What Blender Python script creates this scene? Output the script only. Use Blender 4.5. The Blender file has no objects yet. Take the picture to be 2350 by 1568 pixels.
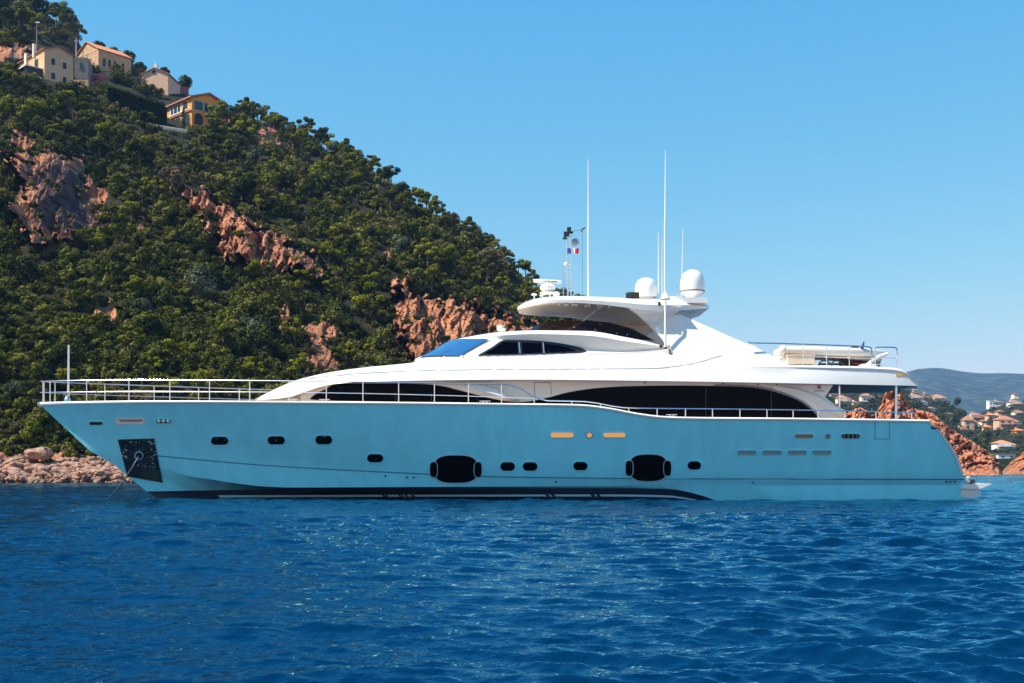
import bpy, bmesh, math, random
import numpy as np
from mathutils import Vector

random.seed(7)
R = math.radians
scene = bpy.context.scene
COL = scene.collection

# ------------------------------------------------------------------ camera, sky, sun, exposure
# picture units: the photograph seen 2350 pixels wide; horizon at row 1072
F, CX, HY, H = 2700.0, 1175.0, 1072.0, 1.3
cam_d = bpy.data.cameras.new('camera')
cam = bpy.data.objects.new('camera', cam_d); COL.objects.link(cam)
cam.location = (0, 0, H); cam.rotation_euler = (R(90), 0, 0)
cam_d.sensor_width = 36.0; cam_d.lens = 36.0 * F / 2350.0
cam_d.shift_y = (HY - 784.0) / 2350.0
cam_d.clip_start = 0.2; cam_d.clip_end = 20000
scene.camera = cam

SUN = Vector((-0.57, -0.20, 0.76)).normalized()
sun_el = math.asin(SUN.z)
w = bpy.data.worlds.new('World'); scene.world = w; w.use_nodes = True
nt = w.node_tree; nt.nodes.clear()
sky = nt.nodes.new('ShaderNodeTexSky'); sky.sky_type = 'NISHITA'; sky.sun_disc = False
sky.sun_elevation = sun_el; sky.sun_rotation = math.atan2(SUN.x, SUN.y)
sky.altitude = 0; sky.air_density = 1.0; sky.dust_density = 0.0; sky.ozone_density = 3.0
hs = nt.nodes.new('ShaderNodeHueSaturation'); hs.inputs['Saturation'].default_value = 1.12
bg = nt.nodes.new('ShaderNodeBackground'); bg.inputs['Strength'].default_value = 0.135
wo = nt.nodes.new('ShaderNodeOutputWorld')
tn = nt.nodes.new('ShaderNodeVectorMath'); tn.operation = 'MULTIPLY'; tn.inputs[1].default_value = (0.86, 1.06, 1.06)
nt.links.new(sky.outputs[0], hs.inputs['Color']); nt.links.new(hs.outputs[0], tn.inputs[0]); sx, cx_ = nt.nodes.new('ShaderNodeSeparateColor'), nt.nodes.new('ShaderNodeCombineColor'); nt.links.new(tn.outputs[0], sx.inputs[0])
for ch_, (k_, p_) in enumerate([(.73 / 1.07 ** 1.27, 1.27), (2.30 / 2.48 ** .62, .62), (3.88 / 4.6 ** .14, .14)]):   # clear mediterranean sky: deeper aloft, pale cyan low down
    pw, ml = nt.nodes.new('ShaderNodeMath'), nt.nodes.new('ShaderNodeMath'); pw.operation = 'POWER'; ml.operation = 'MULTIPLY'; pw.inputs[1].default_value = p_; ml.inputs[1].default_value = k_
    nt.links.new(sx.outputs[ch_], pw.inputs[0]); nt.links.new(pw.outputs[0], ml.inputs[0]); nt.links.new(ml.outputs[0], cx_.inputs[ch_])
nt.links.new(cx_.outputs[0], bg.inputs['Color'])
nt.links.new(bg.outputs[0], wo.inputs['Surface'])

sd = bpy.data.lights.new('sun', 'SUN'); sd.energy = 5.0; sd.angle = R(0.5); sd.color = (1.0, 0.93, 0.82)
so = bpy.data.objects.new('sun', sd); COL.objects.link(so)
so.rotation_euler = (-SUN).to_track_quat('-Z', 'Y').to_euler(); so.location = (-60, -10, 90)

scene.view_settings.view_transform = 'Standard'; scene.view_settings.look = 'None'
scene.view_settings.gamma = 1; scene.view_settings.use_curve_mapping = False
scene.view_settings.exposure = 0.68
scene.cycles.max_bounces = 6; scene.cycles.diffuse_bounces = 3; scene.cycles.glossy_bounces = 3
scene.cycles.transparent_max_bounces = 8; scene.cycles.volume_bounces = 0
scene.cycles.caustics_reflective = False; scene.cycles.caustics_refractive = False
scene.cycles.sample_clamp_indirect = 6
scene.cycles.use_denoising = True

# ------------------------------------------------------------------ helpers
YC = 48.5                                   # distance to the yacht's centre plane
def P(px, py, d):                           # point of the place seen at (px, py) and standing d metres away
    return ((px - CX) / F * d, d, H + (HY - py) / F * d)
def PB(px, py, b):                          # same, on the yacht, b metres to the near side of its centre plane
    return P(px, py, YC - b)

def mat(name, col, rough=0.5, metal=0.0, var=0.0, scale=3.0, bump=0.0, bscale=20.0, coat=0.0, spec=0.5, col2=None, emit=0.0):
    m = bpy.data.materials.new(name); m.use_nodes = True
    t = m.node_tree; b = t.nodes['Principled BSDF']
    b.inputs['Base Color'].default_value = (*col, 1); b.inputs['Roughness'].default_value = rough
    b.inputs['Metallic'].default_value = metal; b.inputs['Coat Weight'].default_value = coat
    b.inputs['Specular IOR Level'].default_value = spec
    if emit: b.inputs['Emission Color'].default_value = (*col, 1); b.inputs['Emission Strength'].default_value = emit
    tc = t.nodes.new('ShaderNodeTexCoord')
    if var or col2:
        n = t.nodes.new('ShaderNodeTexNoise'); n.inputs['Scale'].default_value = scale; n.inputs['Detail'].default_value = 6
        n.inputs['Roughness'].default_value = 0.62
        t.links.new(tc.outputs['Object'], n.inputs['Vector'])
        r = t.nodes.new('ShaderNodeValToRGB'); r.color_ramp.elements[0].position = 0.32; r.color_ramp.elements[1].position = 0.68
        c1 = tuple(max(0, c * (1 - var)) for c in col); c2 = col2 or tuple(c * (1 + var) for c in col)
        r.color_ramp.elements[0].color = (*c1, 1); r.color_ramp.elements[1].color = (*c2, 1)
        t.links.new(n.outputs['Fac'], r.inputs['Fac']); t.links.new(r.outputs['Color'], b.inputs['Base Color'])
    if bump:
        n2 = t.nodes.new('ShaderNodeTexNoise'); n2.inputs['Scale'].default_value = bscale; n2.inputs['Detail'].default_value = 5
        t.links.new(tc.outputs['Object'], n2.inputs['Vector'])
        bp = t.nodes.new('ShaderNodeBump'); bp.inputs['Strength'].default_value = bump; bp.inputs['Distance'].default_value = 0.05
        t.links.new(n2.outputs['Fac'], bp.inputs['Height']); t.links.new(bp.outputs['Normal'], b.inputs['Normal'])
    return m

def glass_mat(name, tint, alpha, rough=0.03):
    m = bpy.data.materials.new(name); m.use_nodes = True; t = m.node_tree; t.nodes.clear()
    o = t.nodes.new('ShaderNodeOutputMaterial'); mx = t.nodes.new('ShaderNodeMixShader')
    tr = t.nodes.new('ShaderNodeBsdfTransparent'); tr.inputs[0].default_value = (*tint, 1)
    pr = t.nodes.new('ShaderNodeBsdfPrincipled'); pr.inputs['Base Color'].default_value = (*[c * 0.25 for c in tint], 1)
    pr.inputs['Roughness'].default_value = rough
    mx.inputs[0].default_value = alpha
    t.links.new(tr.outputs[0], mx.inputs[1]); t.links.new(pr.outputs[0], mx.inputs[2]); t.links.new(mx.outputs[0], o.inputs[0])
    return m

ORG = {}
def tag(o, label=None, cat=None, group=None, kind=None):
    if label: o['label'] = label
    if cat: o['category'] = cat
    if group: o['group'] = group
    if kind: o['kind'] = kind
    return o
def thing(name, label, cat, loc, group=None, rz=0.0):
    o = bpy.data.objects.new(name, None); COL.objects.link(o); o.location = loc; o.rotation_euler = (0, 0, rz)
    o.empty_display_size = 0.3
    ORG[o.name] = Vector(loc); return tag(o, label, cat, group)

class MB:
    def __init__(s): s.v = []; s.f = []; s.m = []
    def add(s, vs, fs, m=0):
        n = len(s.v); s.v += [tuple(map(float, v)) for v in vs]
        s.f += [tuple(i + n for i in f) for f in fs]; s.m += [m] * len(fs); return s
    def grid(s, rows, m=0, closed=False):
        nr, nc = len(rows), len(rows[0]); vs = [p for r in rows for p in r]; fs = []
        for i in range(nr - 1):
            for j in range(nc if closed else nc - 1):
                k = (j + 1) % nc; fs.append((i * nc + j, i * nc + k, (i + 1) * nc + k, (i + 1) * nc + j))
        mm = m
        n = len(s.v); s.v += [tuple(map(float, v)) for v in vs]; s.f += [tuple(i + n for i in f) for f in fs]
        if callable(mm):
            for i in range(nr - 1):
                for j in range(nc if closed else nc - 1): s.m.append(mm(i, j))
        else: s.m += [mm] * len(fs)
        return s
    def box(s, c, size, m=0, rz=0.0):
        cx, cy, cz = c; a, b, d = [q / 2 for q in size]; vs = []
        co, si = math.cos(rz), math.sin(rz)
        for z in (-d, d):
            for x, y in ((-a, -b), (a, -b), (a, b), (-a, b)): vs.append((cx + x * co - y * si, cy + x * si + y * co, cz + z))
        return s.add(vs, [(0, 3, 2, 1), (4, 5, 6, 7), (0, 1, 5, 4), (1, 2, 6, 5), (2, 3, 7, 6), (3, 0, 4, 7)], m)
    def prism(s, A, B, m=0):
        n = len(A)
        return s.add(list(A) + list(B), [tuple(range(n)), tuple(range(2 * n - 1, n - 1, -1))] +
                     [(i, i + n, (i + 1) % n + n, (i + 1) % n) for i in range(n)], m)
    def tube(s, pts, r, n=6, m=0, cap=True):
        pts = [Vector(p) for p in pts]; rr = r if hasattr(r, '__len__') else [r] * len(pts); rows = []
        up = Vector((0, 0, 1)); prev = None
        for i, p in enumerate(pts):
            d = (pts[min(i + 1, len(pts) - 1)] - pts[max(i - 1, 0)]).normalized()
            a = d.cross(up if abs(d.z) < 0.95 else Vector((1, 0, 0))).normalized() if prev is None else (prev - d * prev.dot(d)).normalized()
            prev = a; b = d.cross(a)
            rows.append([tuple(p + (a * math.cos(2 * math.pi * k / n) + b * math.sin(2 * math.pi * k / n)) * rr[i]) for k in range(n)])
        base = len(s.v); s.grid(rows, m, True)
        if cap:
            L = len(pts) - 1
            s.f += [tuple(base + k for k in range(n - 1, -1, -1)), tuple(base + L * n + k for k in range(n))]; s.m += [m, m]
        return s
    def lathe(s, c, prof, n=20, m=0, ax='z'):
        rows = []
        for r, z in prof:
            ring = []
            for k in range(n):
                a = 2 * math.pi * k / n; x, y = max(r, 1e-4) * math.cos(a), max(r, 1e-4) * math.sin(a)
                ring.append((c[0] + x, c[1] + y, c[2] + z) if ax == 'z' else ((c[0] + z, c[1] + x, c[2] + y) if ax == 'x' else (c[0] + x, c[1] + z, c[2] + y)))
            rows.append(ring)
        return s.grid(rows, m, True)
    def ball(s, c, r, n=12, sz=1.0, m=0):
        return s.lathe(c, [(r * math.sin(math.pi * i / 8), -r * sz * math.cos(math.pi * i / 8)) for i in range(9)], n, m)
    def build(s, name, mats, parent=None, smooth=True, angle=38, origin=None, weld=True):
        if not isinstance(mats, (list, tuple)): mats = [mats]
        o0 = ORG[parent.name] if parent is not None else Vector(origin or (0, 0, 0))
        me = bpy.data.meshes.new(name); bm = bmesh.new()
        vs = [bm.verts.new((v[0] - o0.x, v[1] - o0.y, v[2] - o0.z)) for v in s.v]
        for f, mi in zip(s.f, s.m):
            try:
                q = bm.faces.new([vs[i] for i in f]); q.material_index = mi; q.smooth = smooth
            except ValueError: pass
        if weld:
            bmesh.ops.remove_doubles(bm, verts=bm.verts, dist=1e-4)
            bmesh.ops.dissolve_degenerate(bm, edges=bm.edges, dist=1e-5)
        bmesh.ops.recalc_face_normals(bm, faces=bm.faces)
        if smooth:
            for e in bm.edges:
                if len(e.link_faces) == 2 and e.calc_face_angle(0) > R(angle): e.smooth = False
        bm.to_mesh(me); bm.free()
        for q in mats: me.materials.append(q)
        o = bpy.data.objects.new(name, me); COL.objects.link(o)
        if parent is not None: o.parent = parent
        else: o.location = o0
        ORG[o.name] = o0
        return o

def np_mesh(name, V, Q, mats, tint=None, origin=(0, 0, 0), smooth=False, mi=None):
    V = np.asarray(V, np.float32); Q = np.asarray(Q, np.int32); k = Q.shape[1]
    me = bpy.data.meshes.new(name)
    me.vertices.add(len(V)); me.loops.add(Q.size); me.polygons.add(len(Q))
    me.vertices.foreach_set('co', (V - np.array(origin, np.float32)).ravel())
    me.loops.foreach_set('vertex_index', Q.ravel())
    me.polygons.foreach_set('loop_start', np.arange(0, Q.size, k, dtype=np.int32))
    me.polygons.foreach_set('use_smooth', np.full(len(Q), smooth))
    if mi is not None: me.polygons.foreach_set('material_index', mi.astype(np.int32))
    if tint is not None:
        a = me.attributes.new('tint', 'FLOAT', 'POINT'); a.data.foreach_set('value', np.asarray(tint, np.float32))
    me.update(calc_edges=True); me.validate()
    for q in (mats if isinstance(mats, (list, tuple)) else [mats]): me.materials.append(q)
    return me
def link_mesh(name, me, parent=None, loc=(0, 0, 0)):
    o = bpy.data.objects.new(name, me); COL.objects.link(o)
    if parent is not None: o.parent = parent; ORG[o.name] = ORG[parent.name]
    else: o.location = loc; ORG[o.name] = Vector(loc)
    return o

def pchip(x, xp, fp):
    xp = np.asarray(xp, float); fp = np.asarray(fp, float); x = np.asarray(x, float)
    h = np.diff(xp); d = np.diff(fp) / h; m = np.zeros(len(xp)); m[0], m[-1] = d[0], d[-1]
    for i in range(1, len(xp) - 1):
        if d[i - 1] * d[i] > 0:
            w1, w2 = 2 * h[i] + h[i - 1], h[i] + 2 * h[i - 1]; m[i] = (w1 + w2) / (w1 / d[i - 1] + w2 / d[i])
    xc = np.clip(x, xp[0], xp[-1]); i = np.clip(np.searchsorted(xp, xc) - 1, 0, len(h) - 1)
    t = (xc - xp[i]) / h[i]; t2, t3 = t * t, t ** 3
    return (2 * t3 - 3 * t2 + 1) * fp[i] + (t3 - 2 * t2 + t) * h[i] * m[i] + (-2 * t3 + 3 * t2) * fp[i + 1] + (t3 - t2) * h[i] * m[i + 1]
def curve(pts, x):
    return pchip(x, [p[0] for p in pts], [p[1] for p in pts])

# numpy noises
def _hash(i, j, k, seed):
    n = (i.astype(np.int64) * 73856093) ^ (j.astype(np.int64) * 19349663) ^ (k.astype(np.int64) * 83492791) ^ (seed * 2654435761)
    n = (n ^ (n >> 13)) * 1274126177 & 0x7fffffff
    n = (n ^ (n >> 15)) * 2246822519 & 0x7fffffff
    return (n ^ (n >> 12)) & 0xffffff
def vnoise(p, seed=0):
    i = np.floor(p).astype(np.int64); f = p - i; u = f * f * f * (f * (f * 6 - 15) + 10); r = 0
    for a in (0, 1):
        for b in (0, 1):
            for c in (0, 1):
                h = _hash(i[..., 0] + a, i[..., 1] + b, i[..., 2] + c, seed)
                gx = (h & 255) / 127.5 - 1; gy = ((h >> 8) & 255) / 127.5 - 1; gz = ((h >> 16) & 255) / 127.5 - 1
                wgt = (u[..., 0] if a else 1 - u[..., 0]) * (u[..., 1] if b else 1 - u[..., 1]) * (u[..., 2] if c else 1 - u[..., 2])
                r = r + wgt * (gx * (f[..., 0] - a) + gy * (f[..., 1] - b) + gz * (f[..., 2] - c))
    return r
def fbm(p, oct=4, seed=0, gain=0.5):
    a, s, r = 1.0, 1.0, 0
    for o in range(oct): r = r + a * vnoise(p * s, seed + o); a *= gain; s *= 2.03
    return r
def worley(p, seed=0):
    i0 = np.floor(p).astype(np.int64); best = np.full(p.shape[:-1], 1e9); sec = best.copy(); val = np.zeros(p.shape[:-1])
    for a in (-1, 0, 1):
        for b in (-1, 0, 1):
            for c in (-1, 0, 1):
                q = i0 + np.array([a, b, c]); h = _hash(q[..., 0], q[..., 1], q[..., 2], seed)
                ox = (h & 255) / 255.; oy = ((h >> 8) & 255) / 255.; oz = ((h >> 16) & 255) / 255.
                d = (q[..., 0] + ox - p[..., 0]) ** 2 + (q[..., 1] + oy - p[..., 1]) ** 2 + (q[..., 2] + oz - p[..., 2]) ** 2
                nb = d < best; sec = np.where(nb, best, np.minimum(sec, d)); val = np.where(nb, ((h * 7919) & 0xffff) / 65535., val); best = np.where(nb, d, best)
    return np.sqrt(best), np.sqrt(sec), val
def facets(u, v, seed):
    # broken rock: every cell is a plane of its own tilt and height
    i0, j0 = np.floor(u).astype(np.int64), np.floor(v).astype(np.int64); best = np.full(u.shape, 1e9); out = np.zeros(u.shape); zk = np.zeros_like(i0)
    for a in (-1, 0, 1):
        for b in (-1, 0, 1):
            h = _hash(i0 + a, j0 + b, zk, seed); h2 = _hash(i0 + a, j0 + b, zk, seed + 1)
            du = u - (i0 + a + (h & 255) / 255.); dv = v - (j0 + b + ((h >> 8) & 255) / 255.); d = np.abs(du) ** 1.6 + np.abs(dv) ** 1.6
            pl = (((h >> 16) & 255) / 255. * 1.25 - .30) * du + (((h2 & 255) / 255.) - .5) * 1.0 * dv + (((h2 >> 8) & 255) / 255. - .5) * 1.0
            nb = d < best; best = np.where(nb, d, best); out = np.where(nb, pl, out)
    return out
def sdpoly(x, y, poly):
    d = np.full(x.shape, 1e18); inside = np.zeros(x.shape, bool); n = len(poly)
    for i in range(n):
        x0, y0 = poly[i]; x1, y1 = poly[(i + 1) % n]; ex, ey = x1 - x0, y1 - y0
        t = np.clip(((x - x0) * ex + (y - y0) * ey) / (ex * ex + ey * ey + 1e-9), 0, 1)
        d = np.minimum(d, (x - x0 - t * ex) ** 2 + (y - y0 - t * ey) ** 2)
        c = ((y0 > y) != (y1 > y)) & (x < (x1 - x0) * (y - y0) / ((y1 - y0) + 1e-12) + x0); inside ^= c
    return np.where(inside, -1, 1) * np.sqrt(d)
def sstep(a, b, x):
    t = np.clip((x - a) / (b - a), 0, 1); return t * t * (3 - 2 * t)

HAZE = 1.1e-4
M = {}
M['hull'] = mat('hull_shade_tint', (0.27, 0.86, 0.94), 0.14, coat=0.6, var=0.06, scale=1.6, bump=0.10, bscale=0.9)  # blue shade of the white hull put into its base colour
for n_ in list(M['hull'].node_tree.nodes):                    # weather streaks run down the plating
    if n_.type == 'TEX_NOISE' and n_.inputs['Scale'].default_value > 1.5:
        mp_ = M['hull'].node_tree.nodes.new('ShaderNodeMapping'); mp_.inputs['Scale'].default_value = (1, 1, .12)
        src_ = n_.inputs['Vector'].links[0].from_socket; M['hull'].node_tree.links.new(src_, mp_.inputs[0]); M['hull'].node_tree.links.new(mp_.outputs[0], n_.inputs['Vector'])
M['white'] = mat('white_gelcoat', (0.83, 0.80, 0.74), 0.25, coat=0.3, var=0.015, scale=1.2)
M['navy'] = mat('navy_boot_paint', (0.004, 0.005, 0.022), 0.3)
M['black'] = mat('black_paint', (0.006, 0.006, 0.008), 0.35)
M['dglass'] = mat('dark_window_glass', (0.001, 0.001, 0.003), 0.08, spec=0.04)
M['port'] = mat('porthole_glass', (0.001, 0.001, 0.002), 0.08, spec=0.06)
M['wglass'] = mat('windscreen_glass', (0.02, 0.10, 0.25), 0.04, spec=1.0)
M['steel'] = mat('stainless_steel', (0.72, 0.74, 0.76), 0.22, metal=0.9)
M['steelp'] = mat('polished_steel_plate', (0.006, 0.012, 0.016), 0.15, metal=0.3, bump=0.6, bscale=9, col2=(0.02, 0.03, 0.035), scale=7)
M['glint'] = mat('painted_glint', (0.75, 0.72, 0.62), 0.3)  # pale flecks paint the glints on the anchor plate
M['band'] = mat('slate_band', (0.06, 0.07, 0.09), 0.4)
M['beige'] = mat('beige_canvas', (0.62, 0.50, 0.36), 0.8, var=0.1, bump=0.3, bscale=14)
M['under'] = mat('hardtop_lining', (0.80, 0.61, 0.45), 0.6, var=0.05)
M['smoke'] = glass_mat('smoked_screen', (0.16, 0.06, 0.07), 0.35)
M['blueglass'] = glass_mat('blue_screen', (0.10, 0.28, 0.60), 0.5)
M['grey'] = mat('grey_rubber', (0.25, 0.28, 0.30), 0.6)
M['amber'] = mat('amber_glow_recess', (1.0, 0.42, 0.12), 0.5, emit=0.32)  # faint glow added to brighten the slot linings, no lamp inside
M['brown'] = mat('brown_teak_recess', (0.36, 0.2, 0.11), 0.5)
M['sage'] = mat('grey_green_louvre', (0.22, 0.33, 0.30), 0.6)
M['teak'] = mat('teak_deck', (0.36, 0.23, 0.13), 0.7, var=0.15, scale=6)
M['rubber'] = mat('white_tube_fabric', (0.66, 0.62, 0.55), 0.55)
M['red'] = mat('red_cloth', (0.75, 0.02, 0.04), 0.8)
M['blue'] = mat('blue_cloth', (0.01, 0.03, 0.22), 0.8)
M['wcloth'] = mat('white_cloth', (0.8, 0.8, 0.8), 0.8)
M['dark'] = mat('dark_device', (0.02, 0.018, 0.018), 0.5)
M['orange_glass'] = mat('amber_lamp_glass', (0.75, 0.42, 0.05), 0.3)
# ------------------------------------------------------------------ the sea
def make_sea():
    rows = np.concatenate([np.linspace(-6, 3.4, 14)[:-1], np.exp(np.linspace(math.log(3.4), math.log(420), 1500)), np.exp(np.linspace(math.log(440), math.log(9000), 40))])
    ks = np.linspace(-.60, .60, 900)
    Yg = rows[:, None] * np.ones_like(ks)[None, :]; X = ks[None, :] * (np.maximum(Yg, 3.4) + 5)
    sp = np.maximum(np.gradient(rows)[:, None], 0.0017 * np.maximum(Yg, 3.4)); Z = np.zeros_like(X); DX = np.zeros_like(X); DY = np.zeros_like(X)
    rng = np.random.RandomState(5); N = 220
    lam = np.exp(rng.uniform(math.log(.10), math.log(3.0), N)); ang = R(-97) + rng.normal(0, .46, N); ph = rng.uniform(0, 6.28, N)
    st = WAVE * (0.6 + 0.8 * rng.rand(N)) * np.where(lam > .55, (.55 / lam) ** .85, 1.0)
    act = rows < 450; a_ = np.where(act)[0]
    Xs, Ys, sps = X[a_].astype(np.float32), Yg[a_].astype(np.float32), sp[a_].astype(np.float32)
    z = np.zeros_like(Xs); dx = z.copy(); dy = z.copy()
    # gusts: patches of rougher and calmer water
    g = fbm(np.stack([Xs * .09, Ys * .05, np.zeros_like(Xs)], -1), 3, 3); gust = np.clip(1 + 1.1 * g, .5, 1.6).astype(np.float32)
    for l, a, p, s_ in zip(lam, ang, ph, st):
        k = 2 * math.pi / l; A = s_ / k * sstep(2.2, 4.5, l / sps)
        if A.max() == 0: continue
        th = k * (Xs * math.cos(a) + Ys * math.sin(a)) + p
        gg = gust if l < 2.2 else 1.0
        c, s2 = np.cos(th), np.sin(th); z += A * c * gg; dx -= .6 * A * s2 * math.cos(a) * gg; dy -= .6 * A * s2 * math.sin(a) * gg
    Z[a_] = z; DX[a_] = dx; DY[a_] = dy
    V = np.stack([X + DX, Yg + DY, Z], -1).reshape(-1, 3); nr, nc = X.shape
    i = np.arange(nr - 1)[:, None] * nc + np.arange(nc - 1)[None, :]; Q = np.stack([i, i + 1, i + nc + 1, i + nc], -1).reshape(-1, 4)
    m = bpy.data.materials.new('sea_water'); m.use_nodes = True; t = m.node_tree; t.nodes.clear()
    o = t.nodes.new('ShaderNodeOutputMaterial'); mx = t.nodes.new('ShaderNodeMixShader'); fr = t.nodes.new('ShaderNodeFresnel'); fr.inputs['IOR'].default_value = 1.36
    df = t.nodes.new('ShaderNodeBsdfDiffuse'); df.inputs[0].default_value = (*SEA, 1); gl = t.nodes.new('ShaderNodeBsdfGlossy'); gl.inputs['Color'].default_value = (.42, .88, 1.0, 1); gl.inputs['Roughness'].default_value = .045
    t.links.new(fr.outputs[0], mx.inputs[0]); t.links.new(df.outputs[0], mx.inputs[1]); t.links.new(gl.outputs[0], mx.inputs[2]); t.links.new(mx.outputs[0], o.inputs[0])
    tc = t.nodes.new('ShaderNodeTexCoord'); mp = t.nodes.new('ShaderNodeMapping'); mp.inputs['Scale'].default_value = (1.0, 1.25, 1)
    n = t.nodes.new('ShaderNodeTexNoise'); n.inputs['Scale'].default_value = 13.0; n.inputs['Detail'].default_value = 2; n.inputs['Roughness'].default_value = .6
    n2 = t.nodes.new('ShaderNodeTexNoise'); n2.inputs['Scale'].default_value = 2.6; n2.inputs['Detail'].default_value = 3
    ad = t.nodes.new('ShaderNodeMath'); ad.operation = 'MULTIPLY_ADD'; ad.inputs[1].default_value = 2.6
    bp = t.nodes.new('ShaderNodeBump'); bp.inputs['Strength'].default_value = .85; bp.inputs['Distance'].default_value = .017
    t.links.new(tc.outputs['Object'], mp.inputs[0]); t.links.new(mp.outputs[0], n.inputs['Vector']); t.links.new(mp.outputs[0], n2.inputs['Vector'])
    t.links.new(n2.outputs['Fac'], ad.inputs[0]); t.links.new(n.outputs['Fac'], ad.inputs[2]); t.links.new(ad.outputs[0], bp.inputs['Height']); [t.links.new(bp.outputs[0], q.inputs['Normal']) for q in (fr, df, gl)]
    tag(link_mesh('sea', np_mesh('sea', V, Q, m, smooth=True)), kind='structure')
WAVE = 0.037; SEA = (0.0, 0.019, 0.060)
make_sea()
# ------------------------------------------------------------------ materials of the land
def rock_mat(name, cols, scale, bump=.8):
    m = bpy.data.materials.new(name); m.use_nodes = True; t = m.node_tree; b = t.nodes['Principled BSDF']; b.inputs['Roughness'].default_value = .92
    b.inputs['Specular IOR Level'].default_value = .15
    tc = t.nodes.new('ShaderNodeTexCoord'); mp = t.nodes.new('ShaderNodeMapping'); mp.inputs['Scale'].default_value = (1, 1, .55)
    n = t.nodes.new('ShaderNodeTexNoise'); n.inputs['Scale'].default_value = scale; n.inputs['Detail'].default_value = 8; n.inputs['Roughness'].default_value = .68
    r = t.nodes.new('ShaderNodeValToRGB'); e = r.color_ramp.elements
    while len(e) < len(cols): e.new(.5)
    for i, c in enumerate(cols): e[i].position = .28 + .44 * i / (len(cols) - 1); e[i].color = (*c, 1)
    t.links.new(tc.outputs['Object'], mp.inputs[0]); t.links.new(mp.outputs[0], n.inputs['Vector']); t.links.new(n.outputs['Fac'], r.inputs['Fac']); t.links.new(r.outputs[0], b.inputs['Base Color'])
    n2 = t.nodes.new('ShaderNodeTexNoise'); n2.inputs['Scale'].default_value = scale * 5; n2.inputs['Detail'].default_value = 6; t.links.new(mp.outputs[0], n2.inputs['Vector'])
    bp = t.nodes.new('ShaderNodeBump'); bp.inputs['Strength'].default_value = bump; bp.inputs['Distance'].default_value = .35
    t.links.new(n2.outputs['Fac'], bp.inputs['Height']); t.links.new(bp.outputs[0], b.inputs['Normal']); return m
M['rock'] = rock_mat('red_porphyry_rock', [(.07, .036, .026), (.23, .098, .054), (.42, .17, .08), (.48, .25, .14)], .35)
M['shaderock'] = rock_mat('shade_painted_rock', [(.02, .013, .013), (.06, .034, .03), (.11, .058, .044), (.26, .11, .065)], .3)  # darker tones paint the shade inside the left cliff
M['cape'] = rock_mat('orange_porphyry_rock', [(.10, .045, .035), (.34, .13, .07), (.54, .21, .10), (.52, .28, .16)], .4)
M['pale'] = rock_mat('pale_pink_boulder_rock', [(.20, .11, .08), (.46, .26, .18), (.62, .40, .29)], 1.1)
M['soil'] = rock_mat('scrub_soil', [(.010, .012, .004), (.022, .022, .008), (.06, .042, .02)], .5)
def leaf_mat(name, c0_, c1_, c2_, transl=.12):
    m = bpy.data.materials.new(name); m.use_nodes = True; t = m.node_tree; t.nodes.clear()
    o = t.nodes.new('ShaderNodeOutputMaterial'); at = t.nodes.new('ShaderNodeAttribute'); at.attribute_name = 'tint'
    oi = t.nodes.new('ShaderNodeObjectInfo'); ma = t.nodes.new('ShaderNodeMath'); ma.operation = 'MULTIPLY_ADD'; ma.inputs[1].default_value = .5
    m2 = t.nodes.new('ShaderNodeMath'); m2.operation = 'SUBTRACT'; m2.inputs[1].default_value = .25
    t.links.new(oi.outputs['Random'], ma.inputs[0]); t.links.new(at.outputs['Fac'], m2.inputs[0]); t.links.new(m2.outputs[0], ma.inputs[2])
    r = t.nodes.new('ShaderNodeValToRGB'); e = r.color_ramp.elements; e.new(.5)
    for i, c in enumerate((c0_, c1_, c2_)): e[i].position = (.1, .5, .95)[i]; e[i].color = (*c, 1)
    t.links.new(ma.outputs[0], r.inputs[0])
    if name == 'scrub_leaves':               # patches of dry and of flowering scrub among the green
        tc = t.nodes.new('ShaderNodeTexCoord'); nz = t.nodes.new('ShaderNodeTexNoise'); nz.inputs['Scale'].default_value = .11; nz.inputs['Detail'].default_value = 4; t.links.new(tc.outputs['Object'], nz.inputs['Vector'])
        rp = t.nodes.new('ShaderNodeValToRGB'); rp.color_ramp.elements[0].position = .54; rp.color_ramp.elements[1].position = .66; rp.color_ramp.elements[1].color = (.75, .75, .75, 1); t.links.new(nz.outputs['Fac'], rp.inputs[0])
        mc = t.nodes.new('ShaderNodeMix'); mc.data_type = 'RGBA'; mc.inputs[7].default_value = (.125, .085, .045, 1); t.links.new(rp.outputs[0], mc.inputs[0]); t.links.new(r.outputs[0], mc.inputs[6]); r = mc
    rout = r.outputs[2] if name == 'scrub_leaves' else r.outputs[0]
    d = t.nodes.new('ShaderNodeBsdfDiffuse'); tr = t.nodes.new('ShaderNodeBsdfTranslucent'); mx = t.nodes.new('ShaderNodeMixShader'); mx.inputs[0].default_value = transl
    t.links.new(rout, d.inputs[0]); t.links.new(rout, tr.inputs[0]); t.links.new(d.outputs[0], mx.inputs[1]); t.links.new(tr.outputs[0], mx.inputs[2]); t.links.new(mx.outputs[0], o.inputs[0])
    return m
M['scrub'] = leaf_mat('scrub_leaves', (.022, .030, .005), (.080, .088, .014), (.20, .18, .042))
M['pine'] = leaf_mat('pine_needles', (.030, .042, .004), (.105, .118, .009), (.25, .235, .022))
M['oak'] = leaf_mat('evergreen_oak_leaves', (.014, .025, .006), (.055, .068, .012), (.15, .145, .03))
M['lime'] = leaf_mat('bright_green_leaves', (.06, .085, .01), (.13, .15, .015), (.2, .2, .03))
M['olive'] = leaf_mat('grey_olive_leaves', (.05, .065, .035), (.10, .115, .06), (.16, .17, .09))
M['dry'] = leaf_mat('dry_brown_scrub', (.05, .04, .018), (.11, .085, .04), (.17, .13, .065))
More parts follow.
